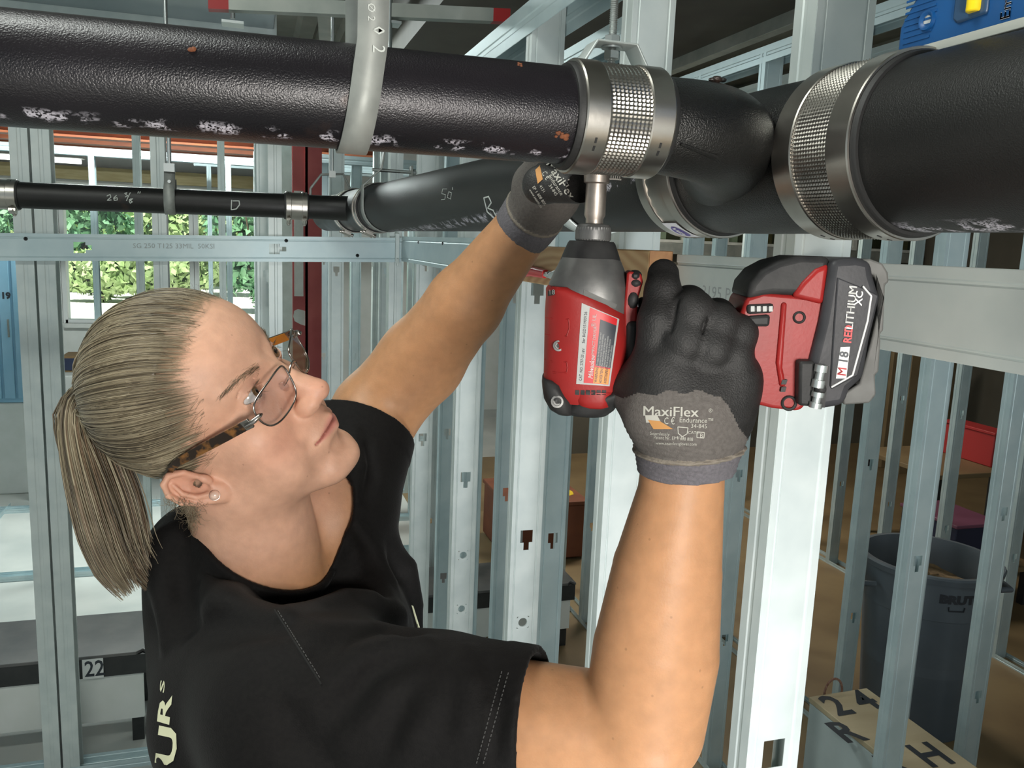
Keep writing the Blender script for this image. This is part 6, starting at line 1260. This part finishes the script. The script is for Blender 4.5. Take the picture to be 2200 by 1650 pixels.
b.rings(R); o = obj('offcuts', b, G['debris'], bn); o['kind'] = 'stuff'
dv = nz(np.array([-bc[0], -bc[1], 0]) + np.array([.35, -.2, 0])); ph = math.atan2(dv[1], dv[0]); v, f = text_mesh('BRUTE', .044, bold=.003, sx=1.2); v[:, 0] -= v[:, 0].mean(); 
rr = lambda z: RB * (.97 + .03 * (z / hb - .745) / .215) + .0015; ph += .36
b = B(); b.add([(bc[0] + rr(.60 + p[1]) * math.cos(ph + p[0] / RB), bc[1] + rr(.60 + p[1]) * math.sin(ph + p[0] / RB), .60 + p[1]) for p in v], f); obj('lettering', b, G['pdark'], bn)
b = B(); pp = [(bc[0] + rr(z) * math.cos(ph + u / RB), bc[1] + rr(z) * math.sin(ph + u / RB), z) for u, z in ((-.03, .585), (-.028, .57), (.028, .57), (.03, .585))]; b.tube(pp, .003, 6); obj('lid_mark', b, G['pdark'], bn)
for s in (-1, 1):
    a = ph + s * 1.5; c = bc + np.array([math.cos(a), math.sin(a), 0]) * RB * 1.0 + (0, 0, hb * .86); tg = np.array([-math.sin(a), math.cos(a), 0]); o_ = np.array([math.cos(a), math.sin(a), 0]); b = B(); b.tube([c - tg * .07, c - tg * .06 + o_ * .045, c + tg * .06 + o_ * .045, c + tg * .07], .012, 10); obj('handle', b, G['bin'], bn)
# stencilled box in the lower right corner
def onz(px, py, z): return on(px, py, 2, z)
zt3 = .42; A_, B2, C_ = onz(1738, 1497, zt3), onz(1862, 1478, zt3), onz(2090, 1660, zt3); ax_ = nz(B2 - A_); ay_ = nz(C_ - B2); ay_ = nz(ay_ - ax_ * (ay_ @ ax_)); L1 = np.linalg.norm(B2 - A_) ; L2_ = .95
sb = thing('stencil_box', 'pale box stencilled 24 R H on its wooden top, lower right', 'box', A_ + ax_ * L1 / 2 + ay_ * L2_ / 2 - (0, 0, zt3))
G['ply'] = mat('plywood', (0.50, 0.41, 0.26), 0.6, 0, (0.56, 0.47, 0.31), 5, stretch=(1, 4, 1)); G['pale'] = mat('pale_blue_side', (0.50, 0.58, 0.58), 0.5, 0, (0.55, 0.63, 0.63), 8)
Rb = np.stack([ax_, ay_, np.array([0, 0, 1.])], 1); ctr = A_ + ax_ * L1 / 2 + ay_ * L2_ / 2
b = B(); b.box(ctr - (0, 0, zt3 / 2 + .009), (L1 - .004, L2_ - .004, zt3 - .022), Rb); obj('box_body', b, G['pale'], sb, bevel=.004); b = B(); b.box(ctr - (0, 0, .009), (L1, L2_, .018), Rb); tp_ = obj('box_top', b, G['ply'], sb, bevel=.002)
def sten(s, px, py, size, ax=None):
    b = B(); o = onz(px, py, zt3 + .0012); put_text(b, s, o, -ay_ * 0 + ax_, -ay_, size, bold=.004, sx=.9); obj('stencil_lettering', b, G['pdark'], tp_)
ts_ = L1 * .68
sten('2', 1800, 1537, ts_); sten('4', 1862, 1525, ts_); sten('R', 1816, 1596, ts_ * .95); sten('H', 1998, 1648, ts_ * .95); sten('R', 1925, 1672, ts_ * .95)
b = B(); c = A_ + ax_ * .04 + np.array([0, -.0, .0]) - ay_ * .02; c = onz(1790, 1488, zt3 - .01); b.tube([c + np.array([math.cos(a) * .035, 0.0, math.sin(a) * .05]) for a in np.linspace(-.2, PI + .2, 16)], .004, 8); obj('rope_handle', b, mat('twisted_rope', (.20, .09, .06), .8, 0, (.35, .2, .15), 150), sb)
# coloured crates in the dark room at the right
def crate(label, px, py0, py1, w, Y, m, m2=None):
    a = on(px, py1, 1, Y); c = on(px, py0, 1, Y); t = thing('storage_crate', label, 'crate', (a[0] + w / 2, Y + .2, max(0, a[2]))); b = B(); b.box2((a[0], Y, a[2] + .001), (a[0] + w, Y + .4, c[2] - .02)); obj('crate_body', b, m, t, bevel=.006); b = B(); b.box2((a[0] - .01, Y - .01, c[2] - .0195), (a[0] + w + .01, Y + .41, c[2])); obj('lid', b, m2 or m, t, bevel=.004); return a
G['cred'] = mat('crate_red', (0.40, 0.03, 0.03), .5); G['navy'] = mat('crate_navy', (0.02, 0.025, 0.06), .5); G['mauve'] = mat('crate_lid_pink_lit', (0.20, 0.07, 0.12), .5)  # mauve: pink light on the navy crate's top, put into the lid colour
a1 = crate('red crate on a tan table far right, seen between the last two studs', 2128, 930, 1005, .13, 4.0, G['cred'])
a2 = crate('navy crate beside the waste bin, pink light coloured into its lid', 2045, 1130, 1215, .30, 3.4, G['navy'], G['mauve'])
def table(label, x0, x1, y0, y1, z, m=None):
    t = thing('table', label, 'table', ((x0 + x1) / 2, (y0 + y1) / 2, 0)); b = B(); b.box2((x0, y0, z - .03), (x1, y1, z)); obj('table_top', b, m or G['tan'], t, bevel=.004)
    for x in (x0 + .04, x1 - .04):
        for y in (y0 + .04, y1 - .04): b = B(); b.box2((x - .02, y - .02, 0), (x + .02, y + .02, z - .031)); obj('leg', b, G['black'], t)
table('tan table carrying the red crate', a1[0] - .5, a1[0] + .7, 3.9, 4.6, float(a1[2])); table('tan table carrying the navy crate, behind the waste bin', a2[0] - .12, a2[0] + .5, 3.3, 3.9, float(a2[2]))
G['tanwall'] = mat('tan_board', (0.22, 0.16, 0.08), 0.7, 0, (0.27, 0.2, 0.11), 3)
G['pane'] = clear('partition_glass', (0.75, 0.80, 0.74)); wp_ = room('wall_partition', (4.3, 6.8, 0))
b = B(); b.box2((2.62, 6.80, 1.83), (6.3, 6.86, 1.93)); b.box2((2.62, 6.80, 2.17), (6.3, 6.86, 2.24)); obj('rail', b, G['galvd'], wp_, bevel=.004)
for i in range(10):
    x = 2.66 + i * .365; b = B(); w = .30
    for q in (x, x + w): b.box2((q - .02, 6.80, 1.932), (q + .02, 6.85, 2.168))
    b.box2((x + .02, 6.80, 1.932), (x + w - .02, 6.85, 1.957)); b.box2((x + .02, 6.80, 2.143), (x + w - .02, 6.85, 2.168)); fr_ = obj('window_frame', b, G['paper'], wp_)
    b = B(); b.box2((x + .02, 6.822, 1.957), (x + w - .02, 6.828, 2.143)); obj('pane', b, G['pane'], fr_)
    b = B(); b.box2((x + .05, 6.865, 1.96), (x + w * (.5 + .3 * (i % 3 == 0)), 6.875, 2.14)); obj('blind', b, G['tanwall'] if i % 2 else G['white'], fr_)
# walls of the dark side room
G['dkwall'] = mat('dark_brown_wall', (0.095, 0.088, 0.068), 0.8, 0, (0.12, 0.11, 0.085), 3)
b = B(); b.box2((2.6, 6.9, 0), (6.9, 7.05, 3.3)); structure(obj('wall_dark', b, G['dkwall'])); b = B(); b.box2((6.4, -1, 0), (6.5, 6.9, 3.3)); structure(obj('wall_side', b, G['dkwall']))
b = B(); b.box2((1.05, -2.5, 0.0), (6.4, 6.9, .006)); structure(obj('floor_2', b, G['tan']))
for i, (px, Y, w) in enumerate(((1945, 5.8, .32), (1905, 6.0, .2), (2010, 6.3, .35))):
    q = on(px, 900, 1, Y); b = B(); b.box2((q[0], Y, .007), (q[0] + w, Y + .04, [1.25, 1.5, .95][i])); b.box2((q[0], Y - .01, [1.25, 1.5, .95][i] + .0005), (q[0] + w, Y + .05, [1.25, 1.5, .95][i] + .02)); tag(obj('plywood_sheet', b, G['tanwall'], None, bevel=.004), ['tan panel leaning in the dark room, behind the second right stud', 'tall tan panel in the dark room, left of the others', 'short wide tan panel in the dark room, far right'][i], 'plywood')
# ------------------------------------------------------------------ overhead
G['ductm'] = mat('duct_sheet', (0.22, 0.26, 0.28), 0.45, 0.5, (0.27, 0.31, 0.33), 4); G['ductd'] = mat('dark_duct_sheet', (0.075, 0.07, 0.06), 0.6, 0.2, (0.10, 0.095, 0.08), 4); G['orange'] = mat('primer_orange', (0.30, 0.085, 0.03), 0.6, 0, (0.22, 0.06, 0.025), 5); G['ltwood'] = mat('light_wood', (0.42, 0.34, 0.16), 0.6, 0, (0.50, 0.42, 0.22), 6, stretch=(1, 1, 8))
d = thing('duct', 'wide pale grey duct with a flanged edge at the top left', 'duct', (-.8, 3.0, 2.617)); b = B(); b.box2((-2.2, 2.3, 2.617), (.09, 3.46, 3.05)); obj('duct_body', b, G['ductm'], d, bevel=.004); b = B(); b.box2((-2.2, 3.46, 2.568), (.10, 3.50, 3.07)); obj('flange', b, G['galv'], d, bevel=.002); b = B(); b.box2((-2.2, 2.26, 2.58), (.10, 2.30, 3.07)); obj('flange', b, G['galvd'], d, bevel=.002)
d = thing('duct', 'broad dark duct above the right-hand studs', 'duct', (1.3, 2.8, 2.75)); b = B(); b.box2((.70, 1.2, 2.75), (1.92, 5.4, 3.1)); obj('duct_body', b, G['ductd'], d); b = B(); b.box2((1.92, 1.2, 2.70), (1.97, 5.4, 3.12)); obj('flange', b, G['galvd'], d, bevel=.002)
def unistrut(label, a, c, w=.032, red=True):
    a = np.asarray(a, float); c = np.asarray(c, float); t = thing('strut_channel', label, 'channel', (a + c) / 2); ax = nz(c - a); s = nz(np.cross(ax, (0, 0, 1))); L = np.linalg.norm(c - a)
    pr = [(-.5, .0), (.5, 0), (.5, 1), (.28, 1), (.28, .8), (.44, .8), (.44, .06), (-.44, .06), (-.44, .8), (-.28, .8), (-.28, 1), (-.5, 1)]; up = np.array([0, 0, 1.])
    cut = .045 if red else .0; b = B(); b.prism([(p * w, q * w) for p, q in pr], a, s, up, ax, cut, L - cut); obj('channel', b, G['galvd'], t, smooth=20)
    if red:
        for d0, d1 in ((0, cut), (L - cut, L)): b = B(); b.prism([(p * w, q * w) for p, q in pr], a, s, up, ax, d0, d1); obj('painted_end', b, G['red'], t, smooth=20)
    return t
ua, ub = on(448, 22, 1, 2.2), on(1092, 50, 1, 2.2); unistrut('steel strut channel with red painted ends, hung above the branch pipe', ua, ub)
for px, top in ((838, 2.9), (500, 2.9)):
    q = on(px, 40, 1, 2.22); b = B(); b.tube([q + (0, 0, -.10 if px > 800 else 0), (q[0], q[1], 3.3)], .006, 8); b.box(q + (0, 0, -.012), (.05, .05, .006)); tag(obj('hanger_rod', b, G['rod'], None), 'zinc rod through the strut channel, ' + ('right of the strap hanger' if px > 800 else 'left of the strap hanger'), 'rod')
unistrut('plain strut channel running away under the ceiling, right of the strap', (.20, 2.6, 2.72), (.55, 6.5, 2.72), .06, False); unistrut('second plain strut channel running away under the ceiling', (.40, 2.4, 2.90), (.66, 6.5, 2.90), .06, False); unistrut('dull strut channel under the ceiling, beyond the dark duct', (2.5, 1.5, 2.62), (2.5, 5.6, 2.62), .05, False)
for i, (y, py) in enumerate(((5.5, 306), (6.8, 318), (8.3, 332))):
    z = float(on(300, py, 1, y)[2])
    t = thing('roof_beam', ['nearest rust-orange roof beam at the upper left', 'middle rust-orange roof beam at the upper left', 'farthest rust-orange roof beam near the windows'][i], 'beam', (-1.2, y, z)); b = B(); b.box2((-4.5, y - .06, z), (.9, y + .06, z + .012)); b.box2((-4.5, y - .06, z + .09), (.9, y + .06, z + .102)); b.box2((-4.5, y - .006, z + .012), (.9, y + .006, z + .09)); obj('beam', b, G['orange'], t)
b = B(); b.box2((-5, 8.9, float(on(250, 385, 1, 8.9)[2]) - .02), (.75, 8.99, float(on(250, 362, 1, 8.9)[2]))); structure(obj('trim_1', b, G['ltwood']))
G['tube'] = mat('lamp_tube', (0.9, 0.9, 0.9), .5, emit=(1, 1, .95, 3.0))
for i, (px, py, Y) in enumerate(((290, 292, 5.6), (20, 338, 7.2), (560, 300, 7.4))):
    q = on(px, py, 1, Y); q[2] = max(q[2], 2.3); t = thing('ceiling_light', ['long ceiling light between the far studs at upper left', 'small ceiling light at the left edge, far back', 'ceiling light far back, left of the strap hanger'][i], 'light', q); b = B(); b.prism([(-.08, 0), (.08, 0), (.05, .06), (-.05, .06)], q + (0, 0, .02), (0, 1, 0), (0, 0, 1), (1, 0, 0), -.5, .5); obj('housing', b, G['paper'], t); b = B(); b.tube([q + (-.48, 0, .0), q + (.48, 0, .0)], .018, 10); obj('lamp_tube', b, G['tube'], t)
    b = B(); b.tube([q + (-.3, 0, .08), (q[0] - .3, q[1], 3.3)], .003, 6); b.tube([q + (.3, 0, .08), (q[0] + .3, q[1], 3.3)], .003, 6); o = obj('suspension_wire', b, G['rod'], t); o['kind'] = 'stuff'
